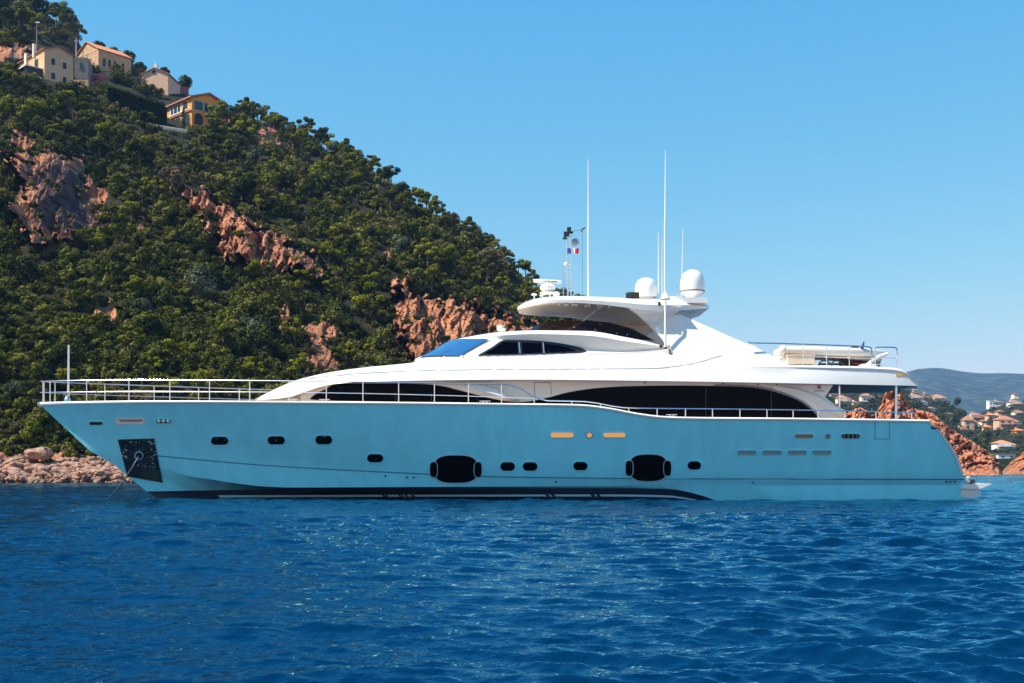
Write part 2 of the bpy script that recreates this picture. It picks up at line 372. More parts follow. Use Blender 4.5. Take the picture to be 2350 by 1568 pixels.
M['hedge'] = leaf_mat('hedge_leaves', (.008, .016, .005), (.018, .030, .008), (.05, .06, .012))
M['pink'] = leaf_mat('pink_blossom', (.10, .10, .03), (.32, .06, .12), (.5, .10, .22))
M['fir'] = leaf_mat('fir_needles', (.012, .028, .016), (.025, .045, .026), (.05, .07, .04))
M['bark'] = mat('bark', (.16, .11, .08), .9, var=.3, scale=4)
M['farwood'] = leaf_mat('distant_wood_leaves', (.02, .032, .01), (.045, .06, .018), (.09, .10, .035))

# ------------------------------------------------------------------ foliage meshes (numpy)
def leaves(C, rad, n, size, rng, flat=1.0, up=.12, jitter=.38):
    # n leaf clumps over the shell of a lobe with centre C and radius rad
    d = rng.normal(0, 1, (n, 3)); d /= np.linalg.norm(d, axis=1)[:, None]
    rr = rad * (1 - .45 * rng.rand(n) ** 2.2)
    p = C + d * rr[:, None] * np.array([1, 1, flat])
    nn = d * (1 - jitter) + rng.normal(0, 1, (n, 3)) * jitter * .6 + np.array([0, 0, up]); nn /= np.linalg.norm(nn, axis=1)[:, None]
    a = np.cross(nn, rng.normal(0, 1, (n, 3))); a /= np.linalg.norm(a, axis=1)[:, None] + 1e-9; b = np.cross(nn, a)
    s = size * (.6 + .8 * rng.rand(n)); a = a * s[:, None]; b = b * (s * (.5 + .4 * rng.rand(n)))[:, None]
    return np.stack([p - a * .9, p - b, p + a, p + b], 1).reshape(-1, 3)
def crown(kind, seed):
    rng = np.random.RandomState(seed); Vs = []; Ts = []
    def lobe(c, r, n, s, flat=1.0, up=.25):
        Vs.append(leaves(np.array(c), r, n, s, rng, flat, up)); t0 = .5 + .32 * rng.normal(); Ts.append(np.repeat(np.clip(t0 + .13 * rng.normal(0, 1, n), 0, 1), 4))
    if kind == 'pine':                       # open, flat topped clumps on a leaning trunk, about 7 m
        for k in range(15):
            a = rng.uniform(0, 6.28); z = 3.0 + 3.6 * rng.rand(); rad = (2.5 if z < 5.6 else 1.5) * math.sqrt(rng.rand())
            lobe((rad * math.cos(a) + (z - 3) * .12, rad * math.sin(a), z), .65 + .55 * rng.rand(), 150, .21, .6, .35)
    elif kind == 'oak':                      # dense dome to the ground, about 4.5 m
        for k in range(17):
            a = rng.uniform(0, 6.28); z = .8 + 2.9 * rng.rand(); rad = 1.9 * math.sqrt(max(0.05, 1 - (z / 4.4) ** 2)) * (.55 + .45 * rng.rand())
            lobe((rad * math.cos(a), rad * math.sin(a), z), .6 + .6 * rng.rand(), 150, .19, .85)
    elif kind == 'bush':
        for k in range(8):
            a = rng.uniform(0, 6.28); rad = 1.0 * math.sqrt(rng.rand()); lobe((rad * math.cos(a), rad * math.sin(a), .5 + .9 * rng.rand()), .45 + .35 * rng.rand(), 110, .15, .85)
    elif kind == 'cypress':
        for k in range(16):
            u = k / 15; r = .5 * math.sin(math.pi * min(1, .12 + .86 * u)) ** .6; lobe((.12 * rng.normal(), .12 * rng.normal(), .3 + 5.2 * u), r * .9, 90, .14, 1.4)
    elif kind == 'fir':
        for k in range(13):
            u = k / 12; z = 1.0 + 5.6 * u; r = 1.9 * (1 - u) + .12
            for q in range(7):
                a = rng.uniform(0, 6.28); lobe((r * .62 * math.cos(a), r * .62 * math.sin(a), z - .15 * r), r * .36 + .08, 34, .13, .35)
    elif kind == 'round':
        for k in range(22):
            d = rng.normal(0, 1, 3); d /= np.linalg.norm(d); lobe((1.9 * d[0] * .8, 1.9 * d[1] * .8, 3.6 + 1.5 * d[2]), .7 + .5 * rng.rand(), 120, .2, .9)
    V = np.concatenate(Vs); return V, np.arange(len(V)).reshape(-1, 4), np.concatenate(Ts)
def trunk_mesh(kind, seed):
    rng = random.Random(seed); mb = MB()
    hgt, r = {'pine': (5.6, .17), 'oak': (2.6, .16), 'bush': (.9, .06), 'cypress': (1.2, .12), 'fir': (6.2, .13), 'round': (3.8, .2)}[kind]
    lean = .12 if kind == 'pine' else .03
    mb.tube([(0, 0, -.8), (lean * .3, .02, hgt * .35), (lean * 1.5, -.03, hgt * .7), (lean * 3, 0, hgt)], [r * 1.3, r, r * .75, r * .35], 6)
    for k in range(5 if kind in ('pine', 'round', 'oak') else 0):
        a = rng.uniform(0, 6.28); z = hgt * rng.uniform(.45, .85); L = rng.uniform(1.0, 2.0)
        mb.tube([(lean * z / hgt * 3, 0, z), (lean + L * .55 * math.cos(a), L * .55 * math.sin(a), z + L * .35), (lean + L * math.cos(a), L * math.sin(a), z + L * .55)], [r * .45, r * .3, r * .12], 5)
    o = mb.build('trunk_source', M['bark']); me = o.data; bpy.data.objects.remove(o); return me
PROTO = {}
def proto(kind, mk, v):
    key = (kind, mk, v)
    if key not in PROTO:
        V, Q, t_ = crown(kind, 100 + v * 17 + sum(map(ord, kind))); PROTO[key] = (np_mesh('crown', V, Q, M[mk], t_), trunk_mesh(kind, v + 3))
    return PROTO[key]
def tree(kind, mk, v, loc, s, rz, name, label, cat, group=None, sz=None):
    cm, tm = proto(kind, mk, v); t = thing(name, label, cat, loc, group, rz); t.scale = (s, s, sz or s)
    for nm, me in (('crown', cm), ('trunk', tm)):
        o = bpy.data.objects.new(nm, me); COL.objects.link(o); o.parent = t
    return t

# ------------------------------------------------------------------ the wooded hill on the left
HSTEP = 2.7; HPX = np.arange(-700, 1801, HSTEP); NT = 430
RIDGE = [(-900, -330), (-300, -90), (0, 8), (100, 38), (165, 80), (200, 120), (260, 140), (310, 160), (345, 185), (420, 212), (540, 258), (640, 296), (700, 320), (800, 372), (900, 428), (980, 485), (1080, 545), (1180, 615), (1240, 672), (1350, 725), (1440, 765), (1500, 800), (1600, 905), (1700, 1030), (1800, 1074)]
SH_D = [(-900, 92), (0, 96), (400, 98), (900, 112), (1800, 135)]
RD_D = [(-900, 380), (0, 335), (200, 318), (345, 300), (540, 275), (800, 245), (1080, 215), (1240, 200), (1480, 185), (1800, 160)]
sY = curve(SH_D, HPX); rY = curve(RD_D, HPX); rZ = H + (HY - curve(RIDGE, HPX)) / F * rY
tt_ = np.concatenate([np.linspace(0, .09, 40)[:-1], np.linspace(.09, 1, NT - 39)])
YY = sY[:, None] + (rY - sY)[:, None] * tt_[None, :]
prof = np.where(tt_ < .06, tt_ * .55, .033 + (tt_ - .06) * (1 - .033) / .94); prof = prof + .05 * np.sin(np.pi * tt_) * (tt_ > .06)
ZZ = -.15 + (rZ[:, None] + .15) * prof[None, :]
beach = 2.2 * sstep(0, .05, tt_) * (1 - sstep(.10, .3, tt_)); ZZ = ZZ + beach[None, :] * sstep(1500, 900, HPX)[:, None] * .55
pyg = HY - (ZZ - H) * F / YY; pxg = HPX[:, None] * np.ones_like(YY)
CLIFFS = [
 ([(28, 350), (70, 345), (150, 352), (215, 400), (235, 440), (232, 500), (212, 545), (150, 552), (60, 548), (25, 500), (45, 430)], 21.0, 1.2),
 ([(428, 428), (470, 438), (560, 505), (640, 538), (700, 585), (735, 625), (722, 650), (690, 622), (600, 628), (560, 600), (505, 592), (488, 540), (462, 505), (440, 470)], 15.0, 1.5),
 ([(900, 640), (938, 632), (945, 672), (1050, 688), (1140, 716), (1215, 742), (1300, 790), (1200, 800), (1050, 815), (950, 830), (922, 780), (905, 735), (915, 690)], 12.0, 1.5),
 ([(28, 288), (62, 290), (68, 330), (35, 335)], 2.5, .7), ([(590, 290), (632, 292), (634, 322), (598, 322)], 2.5, .7),
 ([(-60, 92), (40, 96), (68, 104), (62, 142), (-60, 146)], 3.0, .8), ([(690, 735), (760, 742), (775, 850), (700, 850)], 1.5, .6), ([(885, 560), (920, 585), (900, 605), (880, 590)], 1.2, .5),
 ([(-900, 1040), (60, 1042), (300, 1044), (420, 1052), (420, 1120), (-900, 1120)], .8, .5),
 ([(310, 500), (340, 480), (345, 545), (318, 560)], 1.5, .6), ([(640, 690), (665, 700), (668, 790), (640, 780)], 1.0, .6), ([(225, 690), (265, 702), (258, 726), (230, 722)], 1.0, .5)]
P3 = np.stack([pxg * .02, pyg * .02, np.zeros_like(pxg)], -1)
wx = 26 * fbm(P3, 4, 11, .65); wy = 26 * fbm(P3, 4, 29, .65)
edge_n = 30 * fbm(np.stack([pxg * .045, pyg * .05, np.zeros_like(pxg)], -1), 3, 47, .6) + 3
rock = np.zeros_like(YY); push = np.zeros_like(YY); rough = np.zeros_like(YY)
for poly, A_, amp in CLIFFS:
    sdv = sdpoly(pxg + wx, pyg + wy, poly) + edge_n; mk_ = sstep(7, -5, sdv); rock = np.maximum(rock, mk_); rough = np.maximum(rough, mk_ * amp)
    ys_ = [p[1] for p in poly]; lo, hi = max(ys_), min(ys_)
    u = np.clip((lo - pyg) / (lo - hi), 0, 1); xs_ = [p[0] for p in poly]; q_ = np.clip((max(xs_) - pxg) / (max(xs_) - min(xs_)), 0, 1)
    push = np.maximum(push, mk_ * A_ * ((.35 + .65 * u) if A_ < 18 else q_ * (.55 + .45 * u)))
def scale_to_cam(dist):                      # slide ground towards the viewer by dist metres along the slope's line of sight
    k = 1 - dist / YY; return pxg, YY * k, H + (ZZ - H) * k
_, Y2, Z2 = scale_to_cam(push)
X2 = (pxg - CX) / F * Y2
p3 = np.stack([X2, Y2, Z2], -1)
f1, f2v, cv = worley(p3 * np.array([.55, .10, .13]) + .35 * fbm(p3 * .3, 2, 5)[..., None], 3)
g1, g2, gv = worley(p3 * np.array([1.3, .3, .5]), 8)
blk = (cv - .5) * 3.0 + (gv - .5) * 1.3 + 1.2 * np.minimum(f2v - f1, .35) + 1.3 * fbm(p3 * np.array([.7, .2, .35]), 4, 2)
def saw(u, seed, sharp=.82):
    i_ = np.floor(u); f_ = u - i_; z0 = np.zeros_like(i_).astype(np.int64); rnd = _hash(i_.astype(np.int64), z0, z0, seed) / float(0xffffff)
    return np.where(f_ < sharp, f_ / sharp, (1 - f_) / (1 - sharp)) * (.45 + .75 * rnd)
ws1 = fbm(p3 * np.array([.10, 0, .16]), 3, 61); ws2 = fbm(p3 * np.array([.35, 0, .3]), 3, 67)
XL = (pxg - CX) / F * 175 - .22 * (HY - pyg) / F * 175; ZL = (HY - pyg) / F * 175; wv = np.stack([XL * .22, 0 * XL, ZL * .22], -1); ws1 = .5 * fbm(wv, 3, 61); ws2 = .35 * fbm(wv * 2.5, 3, 67)
blk = 2.6 * facets(XL / 3.6 + ws1, ZL / 7.5 + ws2, 71) + 1.25 * facets(XL / 1.35 + ws1 + ws2, ZL / 3.0 + ws1, 73) + .55 * facets(XL / .7 + ws2, ZL / 1.1 + ws1, 79) + .25 * fbm(wv * 7, 2, 83)
Y2 = Y2 - rough * blk * 1.0; X2 = X2 - rough * blk * .1 * (X2 / Y2)
soft = (1 - rock) * (1.6 * fbm(p3 * .06, 3, 41) + .5 * fbm(p3 * .3, 3, 43)) * sstep(.06, .14, tt_)[None, :] * sstep(1, .93, tt_)[None, :]
Z2 = Z2 + soft
# back of the hill
bk = np.linspace(0, 1, 14)[1:]
Yb = rY[:, None] + 120 * bk[None, :]; Zb = rZ[:, None] * (1 - bk[None, :] ** 1.3) - 3 * bk[None, :]; Xb = (pxg[:, -1:] - CX) / F * Yb
V = np.stack([np.concatenate([X2, Xb], 1), np.concatenate([Y2, Yb], 1), np.concatenate([Z2, Zb], 1)], -1); nr, nc = V.shape[:2]
i = np.arange(nr - 1)[:, None] * nc + np.arange(nc - 1)[None, :]; Q = np.stack([i, i + nc, i + nc + 1, i + 1], -1).reshape(-1, 4)
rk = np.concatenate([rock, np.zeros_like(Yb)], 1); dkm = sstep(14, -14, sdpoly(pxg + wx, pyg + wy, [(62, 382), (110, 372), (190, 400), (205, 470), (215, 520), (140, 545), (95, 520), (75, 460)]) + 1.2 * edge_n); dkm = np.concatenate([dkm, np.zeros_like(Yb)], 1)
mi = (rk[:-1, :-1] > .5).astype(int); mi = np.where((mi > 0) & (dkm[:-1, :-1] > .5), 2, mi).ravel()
tag(link_mesh('hillside', np_mesh('hillside', V.reshape(-1, 3), Q, [M['soil'], M['rock'], M['shaderock']], mi=mi)), kind='structure')
def ground(px, py):                          # point of the hillside seen at (px, py)
    j = int(np.clip(round((px - HPX[0]) / HSTEP), 0, len(HPX) - 1)); c = pyg[j]; k = int(np.argmin(np.abs(c - py)))
    return (X2[j, k], Y2[j, k], Z2[j, k]), rock[j, k], (c.min(), c.max())

HOUSES_MASK = [(50, 104, 140, 192), (140, 112, 172, 192), (170, 112, 306, 160), (88, 184, 208, 207), (204, 166, 254, 205), (588, 288, 638, 338), (322, 150, 410, 192), (380, 200, 520, 294), (340, 284, 430, 308)]
def blocked(px, py, m=0):
    if 246 < px < 380 and curve([(246, 197), (290, 210), (340, 228), (380, 238)], px) - 2 - m < py < curve([(246, 238), (290, 262), (340, 280), (380, 285)], px) + 4 + m * .3: return True
    return any(x0 - m < px < x1 + m and y0 - m < py < y1 + m * .3 for x0, y0, x1, y1 in HOUSES_MASK)

# scrub: the uncountable cover of the slope, one object
rng = np.random.RandomState(12)
Vs, Ts = [], []; PLANTS = 0
def scrub_at(px, py, rp, nq, zscale=.8):
    global PLANTS
    (x, y, z), rk_, _ = ground(px, py); r = rp / F * y; s = max(.11, min(.24, r * .13))
    t0 = float(np.clip(.45 + .22 * rng.normal() + .6 * float(vnoise(np.array([[px * .012, py * .012, 3.3]]))[0]), 0, 1))
    hz_ = rng.uniform(.65, 1.15)
    for k in range(9):
        d_ = rng.normal(0, 1, 3); d_[2] = abs(d_[2]) * .9; d_ /= np.linalg.norm(d_); q_ = rng.uniform(.45, .8)
        c = np.array([x, y, z + r * .12]) + d_ * r * q_ * np.array([1, 1, hz_]); n = nq // 9
        Vs.append(leaves(c, r * rng.uniform(.30, .46), n, s, rng, .85, .15)); Ts.append(np.repeat(np.clip(t0 + .10 * rng.normal() + .08 * rng.normal(0, 1, n), 0, 1), 4))
    PLANTS += 1
for py in np.arange(20, 1062, 13.5):
    for px in np.arange(-260, 1560, 18.0):
        qx, qy = px + rng.uniform(-12, 12), py + rng.uniform(-8, 8)
        g_, rk_, (lo, hi) = ground(qx, qy)
        if qy < lo + 3 or qy > hi - 26 or blocked(qx, qy, 3): continue
        if rk_ > .4 and rng.rand() > .17: continue
        if qx > 420 and qy > 935: continue
        scrub_at(qx, qy, (11 + 17 * rng.rand() ** 1.7) * (.5 if rk_ > .4 else 1), 342 if qx > -40 else 180)
SCR = np.concatenate(Vs); tag(link_mesh('hillside_scrub', np_mesh('hillside_scrub', SCR, np.arange(len(SCR)).reshape(-1, 4), M['scrub'], np.concatenate(Ts))), kind='stuff')

# trees one can tell apart
ZONES = [('below the two old houses', (0, 190, 250, 345)), ('round the dark cliff at the left edge', (-60, 345, 300, 570)), ('between the hedge and the dark cliff', (250, 285, 420, 470)),
         ('below the orange villa', (420, 285, 640, 470)), ('left of the pink rock band', (300, 470, 500, 700)), ('above the pink rock band', (500, 400, 760, 600)),
         ('below the pink rock band', (500, 600, 760, 850)), ('low on the slope behind the bow', (-60, 570, 300, 1050)), ('behind the foredeck', (300, 700, 500, 940)),
         ('on the middle slope above the scree', (760, 430, 900, 700)), ('left of the orange cliff', (760, 700, 960, 870)), ('above the orange cliff', (900, 500, 1420, 800))]
def zone(px, py):
    for nm, (a, b, c, d) in ZONES:
        if a <= px < c and b <= py < d: return nm
    return 'high on the upper slope'
KIND = {'pine': ('pine_tree', 'pine tree', [('pine', 'yellow green pine with clumped needles'), ('oak', 'dark clumped pine')]),
        'oak': ('evergreen_oak', 'oak tree', [('oak', 'dark rounded evergreen oak'), ('scrub', 'mid green rounded evergreen oak'), ('olive', 'grey green rounded bushy tree'), ('lime', 'bright lime green bushy tree'), ('dry', 'dry brownish bushy tree')])}
rng = np.random.RandomState(31); placed = []; ntree = 0
def put_tree(px, py, kind=None, mk=None, spx=None, where=None, extra=0.0):
    global ntree
    (x, y, z), rk_, _ = ground(px, py)
    kind = kind or ('pine' if rng.rand() < (.62 if px > 480 or py < 350 else .35) else 'oak')
    opts = KIND[kind][2]
    if mk is None: q = rng.rand(); mk = opts[0] if q < .62 or len(opts) == 2 and q < .72 else opts[1] if q < .82 or len(opts) == 2 else opts[2] if q < .88 else opts[3] if q < .93 else opts[4]
    hpx = spx or (30 + 55 * rng.rand() ** 1.8); s = hpx / F * y / (6.9 if kind == 'pine' else 4.6)
    wh = where or zone(px, py); lab = mk[1] + ' ' + wh
    tree(kind, mk[0], int(rng.randint(4)), (x, y, z - .1 - extra), s, rng.uniform(0, 6.28), KIND[kind][0], lab, KIND[kind][1], 'trees ' + wh, s * rng.uniform(.85, 1.15)); ntree += 1
# skyline trees
for px in np.arange(-40, 1500, 15.0):
    qx = px + rng.uniform(-7, 7); py = float(curve(RIDGE, qx)) + rng.uniform(2, 10)
    if 196 < qx < 310 or 318 < qx < 535: continue
    wh = 'on the skyline above the pale house' if qx < 170 else 'on the skyline right of the orange villa' if qx < 760 else 'on the skyline above the middle slope' if qx < 1010 else 'on the skyline behind the radar and mast'
    put_tree(qx, py, 'pine' if rng.rand() < .7 else 'oak', None, 32 + 24 * rng.rand() if qx > 165 else 44 + 30 * rng.rand(), wh)
cand = []
for py in np.arange(45, 1045, 21.0):
    for px in np.arange(-40, 1480, 31.0):
        qx, qy = px + rng.uniform(-15, 15), py + rng.uniform(-10, 10); g_, rk_, (lo, hi) = ground(qx, qy)
        if qy < lo + 14 or qy > hi - 34 or rk_ > .2 or blocked(qx, qy, 10) or blocked(qx, qy - 26, 4): continue
        if qx > 330 and qy > 930 - .16 * max(0, qx - 500): continue
        if qx > 900 and qy > 845 - .25 * (qx - 900): continue
        if ground(qx, qy - 22)[1] > .4 and rng.rand() < .3: continue
        if 370 < qx < 470 and qy < 345: continue
        cand.append((qx, qy))
rng.shuffle(cand)
for qx, qy in sorted(cand[:290], key=lambda q: q[1]): put_tree(qx, qy)
# ------------------------------------------------------------------ houses on the hill
M['beigewall'] = mat('beige_render', (.62, .38, .20), .9, var=.1, scale=1.2)
M['stonewall'] = mat('old_stone_wall', (.52, .32, .17), .95, var=.3, scale=1.6, bump=.4, bscale=3)
M['pinkwall'] = mat('pink_stone_wall', (.68, .41, .26), .95, var=.12, scale=2)
M['orangewall'] = mat('orange_render', (.80, .30, .045), .9, var=.06, scale=1.2)
M['tile'] = mat('terracotta_tiles', (.40, .17, .095), .85, var=.25, scale=2.2, bump=.6, bscale=5)
M['tile2'] = mat('bright_terracotta_tiles', (.64, .23, .085), .85, var=.15, scale=2.2, bump=.6, bscale=5)
M['shut'] = mat('dark_shutter', (.03, .022, .02), .6)
M['winglass'] = mat('house_window_glass', (.03, .06, .08), .1)
M['cream'] = mat('cream_render', (.74, .66, .52), .9, var=.05)
M['whitewall'] = mat('white_render', (.8, .78, .74), .9, var=.04)
M['greywall'] = mat('grey_old_render', (.22, .18, .15), .95, var=.3, scale=1.5)
M['redwood'] = mat('red_brown_fence', (.30, .07, .035), .8, var=.1)
M['stonepath'] = mat('pale_stone', (.48, .44, .38), .9, var=.15)
def gpt(px, py): return ground(px, py)[0]
class House:                                 # a house seen at its front corner; u runs along the front, v along the other side
    def __init__(s, name, label, px, py, depth=None, rz=0.0):
        g = gpt(px, py); d = depth or g[1]; s.o = P(px, py, d); s.d = d
        s.t = thing(name, label, 'house', s.o, None, rz); s.k = d / F; s.rz = rz
    def loc(s, u, v, z):                     # local metres, before turning
        return (s.o[0] + u, s.o[1] + v, s.o[2] + z)
    def wall(s, pts, th, nm, m, parent=None, **k):
        return MB().prism([s.loc(*p) for p in pts], [s.loc(p[0] + th[0], p[1] + th[1], p[2]) for p in pts]).build(nm, m, parent or s.t, smooth=False, **k)
    def box(s, u0, u1, v0, v1, z0, z1, nm, m, parent=None):
        return MB().box(s.loc((u0 + u1) / 2, (v0 + v1) / 2, (z0 + z1) / 2), (abs(u1 - u0), abs(v1 - v0), abs(z1 - z0))).build(nm, m, parent or s.t, smooth=False)
    def gable(s, w_, dp, eave, ridge, m, roofm, over=.35, axis='v', th=.16, z0=-2.5):
        if axis == 'v':   # ridge runs away from the front; gable on the front
            s.body = s.wall([(0, 0, z0), (w_, 0, z0), (w_, 0, eave), (w_ / 2, 0, ridge), (0, 0, eave)], (0, dp), 'wall', m)
            sl = (ridge - eave) / (w_ / 2); e = over
            pts = [(-e, -e, eave - e * sl + .02), (w_ / 2, -e, ridge + .02), (w_ + e, -e, eave - e * sl + .02), (w_ + e, -e, eave - e * sl + th), (w_ / 2, -e, ridge + th + .05), (-e, -e, eave - e * sl + th)]
            s.roof = s.wall(pts, (0, dp + 2 * e), 'roof', roofm)
        else:
            s.body = s.wall([(0, 0, z0), (0, dp, z0), (0, dp, eave), (0, dp / 2, ridge), (0, 0, eave)], (w_, 0), 'wall', m)
            sl = (ridge - eave) / (dp / 2); e = over
            pts = [(-e, -e, eave - e * sl + .02), (-e, dp / 2, ridge + .02), (-e, dp + e, eave - e * sl + .02), (-e, dp + e, eave - e * sl + th), (-e, dp / 2, ridge + th + .05), (-e, -e, eave - e * sl + th)]
            s.roof = s.wall(pts, (w_ + 2 * e, 0), 'roof', roofm)
    def win(s, u, z, w_, h_, face='f', m=None, frame=None, nm='window', arch=False, W=0):
        m = m or M['shut']; n = 9; pts = [(-w_ / 2, -h_ / 2), (w_ / 2, -h_ / 2)]
        if arch: pts += [(w_ / 2 * math.cos(a), h_ / 2 - w_ / 2 + w_ / 2 * math.sin(a)) for a in np.linspace(0, math.pi, n)]
        else: pts += [(w_ / 2, h_ / 2), (-w_ / 2, h_ / 2)]
        def q(g): return [((u + x * g, -.06 * g, z + y * g) if face == 'f' else ((-.06 * g, u + x * g, z + y * g) if face == 'l' else (W + .06 * g, u + x * g, z + y * g))) for x, y in pts]
        off = (0, .09) if face == 'f' else ((.09, 0) if face == 'l' else (-.09, 0))
        fr = s.wall(q(1.16), (off[0], off[1]), nm, frame or M['cream'])
        A = [(p[0] - (.05 if face == 'l' else -.05 if face == 'r' else 0), p[1] - (.05 if face == 'f' else 0), p[2]) for p in q(1.0)]
        s.wall(A, (off[0] * .6, off[1] * .6), 'pane', m, fr); return fr

# pale two storey house: gable end to the viewer's right, long side catching the sun
h = House('gabled_house', 'pale beige gabled house with dark shutters and terracotta roof, leftmost on the hill', 102, 184, None, R(45)); k = h.k
W1, D1 = 68 * k, 21.0
h.gable(W1, D1, 72 * k, 84 * k, M['beigewall'], M['tile'])
for u, z in [(20, 47), (47, 44), (20, 14), (47, 11)]: h.win(u * k, z * k, 9 * k, 15.5 * k, 'f', M['shut'])
for v, z in [(3.5, 47), (12.0, 45), (16.0, 45)]: h.win(v, z * k, 1.6, 1.8, 'l', M['shut'])
for v in (4.4, 13.6, 18.5): MB().box(h.loc(1.2 * (v < 3) - .1 * (v > 3), v, 80 * k), (.55, .55, 2.6)).build('chimney', M['cream'], h.roof, smooth=False)
h.box(-.4, -.02, 7.6, 8.5, 30 * k, 84 * k, 'flue', M['cream'])
h.box(-3.4, -.02, .6, D1 - .3, 26 * k, 28.5 * k, 'terrace_slab', M['cream'])
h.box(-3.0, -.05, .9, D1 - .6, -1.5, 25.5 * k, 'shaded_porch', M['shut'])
for v in np.linspace(.8, D1 - .6, 5): h.box(-3.35, -3.2, v, v + .16, -1.5, 26 * k, 'porch_post', M['winglass'])
# annexe of grey render
h = House('grey_annexe', 'dark grey roofless annexe between the beige house and the stone house', 171, 172, None, R(10)); k = h.k
h.box(0, 30 * k, 0, 5, -3, 41 * k, 'wall', M['greywall']); h.win(14 * k, 22 * k, 5 * k, 14 * k, 'f', M['winglass'], M['greywall'])
h = House('low_garden_wall', 'low beige garden wall below the grey annexe', 169, 190, None, R(6)); k = h.k
h.t['category'] = 'wall'; h.box(0, 32 * k, 0, .6, -1.5, 7 * k, 'wall', M['beigewall'])
# stone house
h = House('stone_house', 'brown stone house with a long bright orange tiled roof', 226, 166, None, R(50)); k = h.k
g0 = 55 * k / math.cos(R(35))
h.gable(84 * k, 100 * k, 54 * k, 80 * k, M['stonewall'], M['tile2'], axis='u', z0=-3)
for u in (14, 28, 42, 62): h.win(u * k, 26 * k, 6.5 * k, 19 * k, 'f', M['shut'], M['stonewall'])
h.win(5.4, 31 * k, 1.2, 2.0, 'l', M['shut'], M['pinkwall'])
h.box(-.06, .02, .3, 100 * k - .3, 52 * k, 55 * k, 'string_course', M['pinkwall'])
# small pinkish house
h = House('small_gabled_house', 'small pink stone gabled house with a round attic window', 326, 199, None, R(-4)); k = h.k
h.gable(61 * k, 8.0, 28 * k, 41 * k, M['pinkwall'], M['tile'], z0=-3)
h.win(28 * k, 33 * k, 9 * k, 9.2 * k, 'f', M['shut'], M['cream'], 'window', True)
MB().box(h.loc(28 * k, 1.2, 47 * k), (.7, .7, 1.6)).build('chimney', M['cream'], h.roof, smooth=False)
# orange villa
h = House('orange_villa', 'bright orange two storey villa with arches and a terracotta roof', 440, 290, None, R(45)); k = h.k
# local u along the right hand face, v along the left hand face
LW, RW = 122 * k, 86 * k
h.gable(RW, LW, 67 * k, 82 * k, M['orangewall'], M['tile'], .6, 'v', .3, -3.5)
h.box(RW, RW * 1.5, 6, LW * .8, -3.5, 52 * k, 'side_wing', M['orangewall']); h.box(RW - .1, RW * 1.55, 5.5, LW * .85, 52 * k, 54 * k, 'side_roof', M['tile'])
for v, w_ in [(27, 20), (72, 44)]: h.win(v * k, 52 * k, w_ * k, 19 * k, 'l', M['winglass'], M['whitewall'])
for v in (62, 80): h.box(-.12, -.02, v * k, (v + 2) * k, 44 * k, 61 * k, 'window_post', M['whitewall'])
for v in (22, 62): h.win(v * k, 21 * k, 30 * k, 27 * k, 'l', M['winglass'], M['tile2'], 'arched_window', True)
h.win(95 * k, 14 * k, 14 * k, 27 * k, 'l', M['whitewall'], M['shut'], 'door', True)
h.box(-.3, -.02, 0, LW, 36 * k, 38 * k, 'string_course', M['tile2']); h.box(-.4, -.02, 10 * k, 98 * k, 40 * k, 42 * k, 'window_ledge', M['whitewall'])
for u, w_ in [(17, 22), (37, 9), (58, 16)]: h.win(u * k, 51 * k, w_ * k, 20 * k, 'f', M['winglass'], M['pinkwall'])
for u in (17, 52): h.win(u * k, 20 * k, 22 * k, 27 * k, 'f', M['shut'], M['orangewall'], 'arched_window', True)
h.box(RW * 1.1, RW * 1.5, 3.8, 6, 22 * k, 25 * k, 'balcony', M['orangewall'])
h.box(RW * 1.46, RW * 1.5, 3.9, 4.1, 25 * k, 52 * k, 'balcony_post', M['orangewall'])
def simple(name, label, cat, boxes, m, **k):
    c = boxes[0][0]; t = thing(name, label, cat, c); mb = MB()
    for b_ in boxes: mb.box(*b_)
    mb.build(k.get('part', 'panel'), m, t, smooth=False); return t
def fence_line(name, label, cat, x0, y0, x1, y1, hpx, npost, m, panel=True, thick=.12, rails=2, pm=None):
    a, b = Vector(gpt(x0, y0)), Vector(gpt(x1, y1)); a = Vector(P(x0, y0, a.y)); b = Vector(P(x1, y1, b.y)); hh = hpx / F * a.y
    t = thing(name, label, cat, a); dz = Vector((0, 0, hh))
    if panel:
        o = Vector((0, thick, 0)); MB().prism([a - dz * .5, b - dz * .5, b + dz, a + dz], [a - dz * .5 + o, b - dz * .5 + o, b + dz + o, a + dz + o]).build('panel', m, t, smooth=False)
    else:
        for r_ in range(rails): z_ = dz * (1 - .4 * r_); MB().tube([a + z_, b + z_], thick * .5, 5).build('rail', m, t)
    for q in range(npost):
        p = a.lerp(b, q / max(1, npost - 1)); MB().box((p.x, p.y - thick * .3, p.z + hh * .45), (thick * 1.6, thick * 1.6, hh * 1.25)).build('post', pm or m, t, smooth=False)
    return t
fence_line('terrace_fence', 'red brown board fence above the roof of the orange villa', 'fence', 373, 216, 432, 214, 15, 7, M['redwood'])
fence_line('balustrade', 'pale stone balustrade along the lane below the orange villa', 'balustrade', 342, 292, 427, 306, 7, 18, M['stonepath'], False, .28)
fence_line('retaining_wall', 'long grey retaining wall below the beige house', 'wall', 92, 192, 200, 204, 11, 2, M['greywall'], True, .6, 2, M['stonepath'])
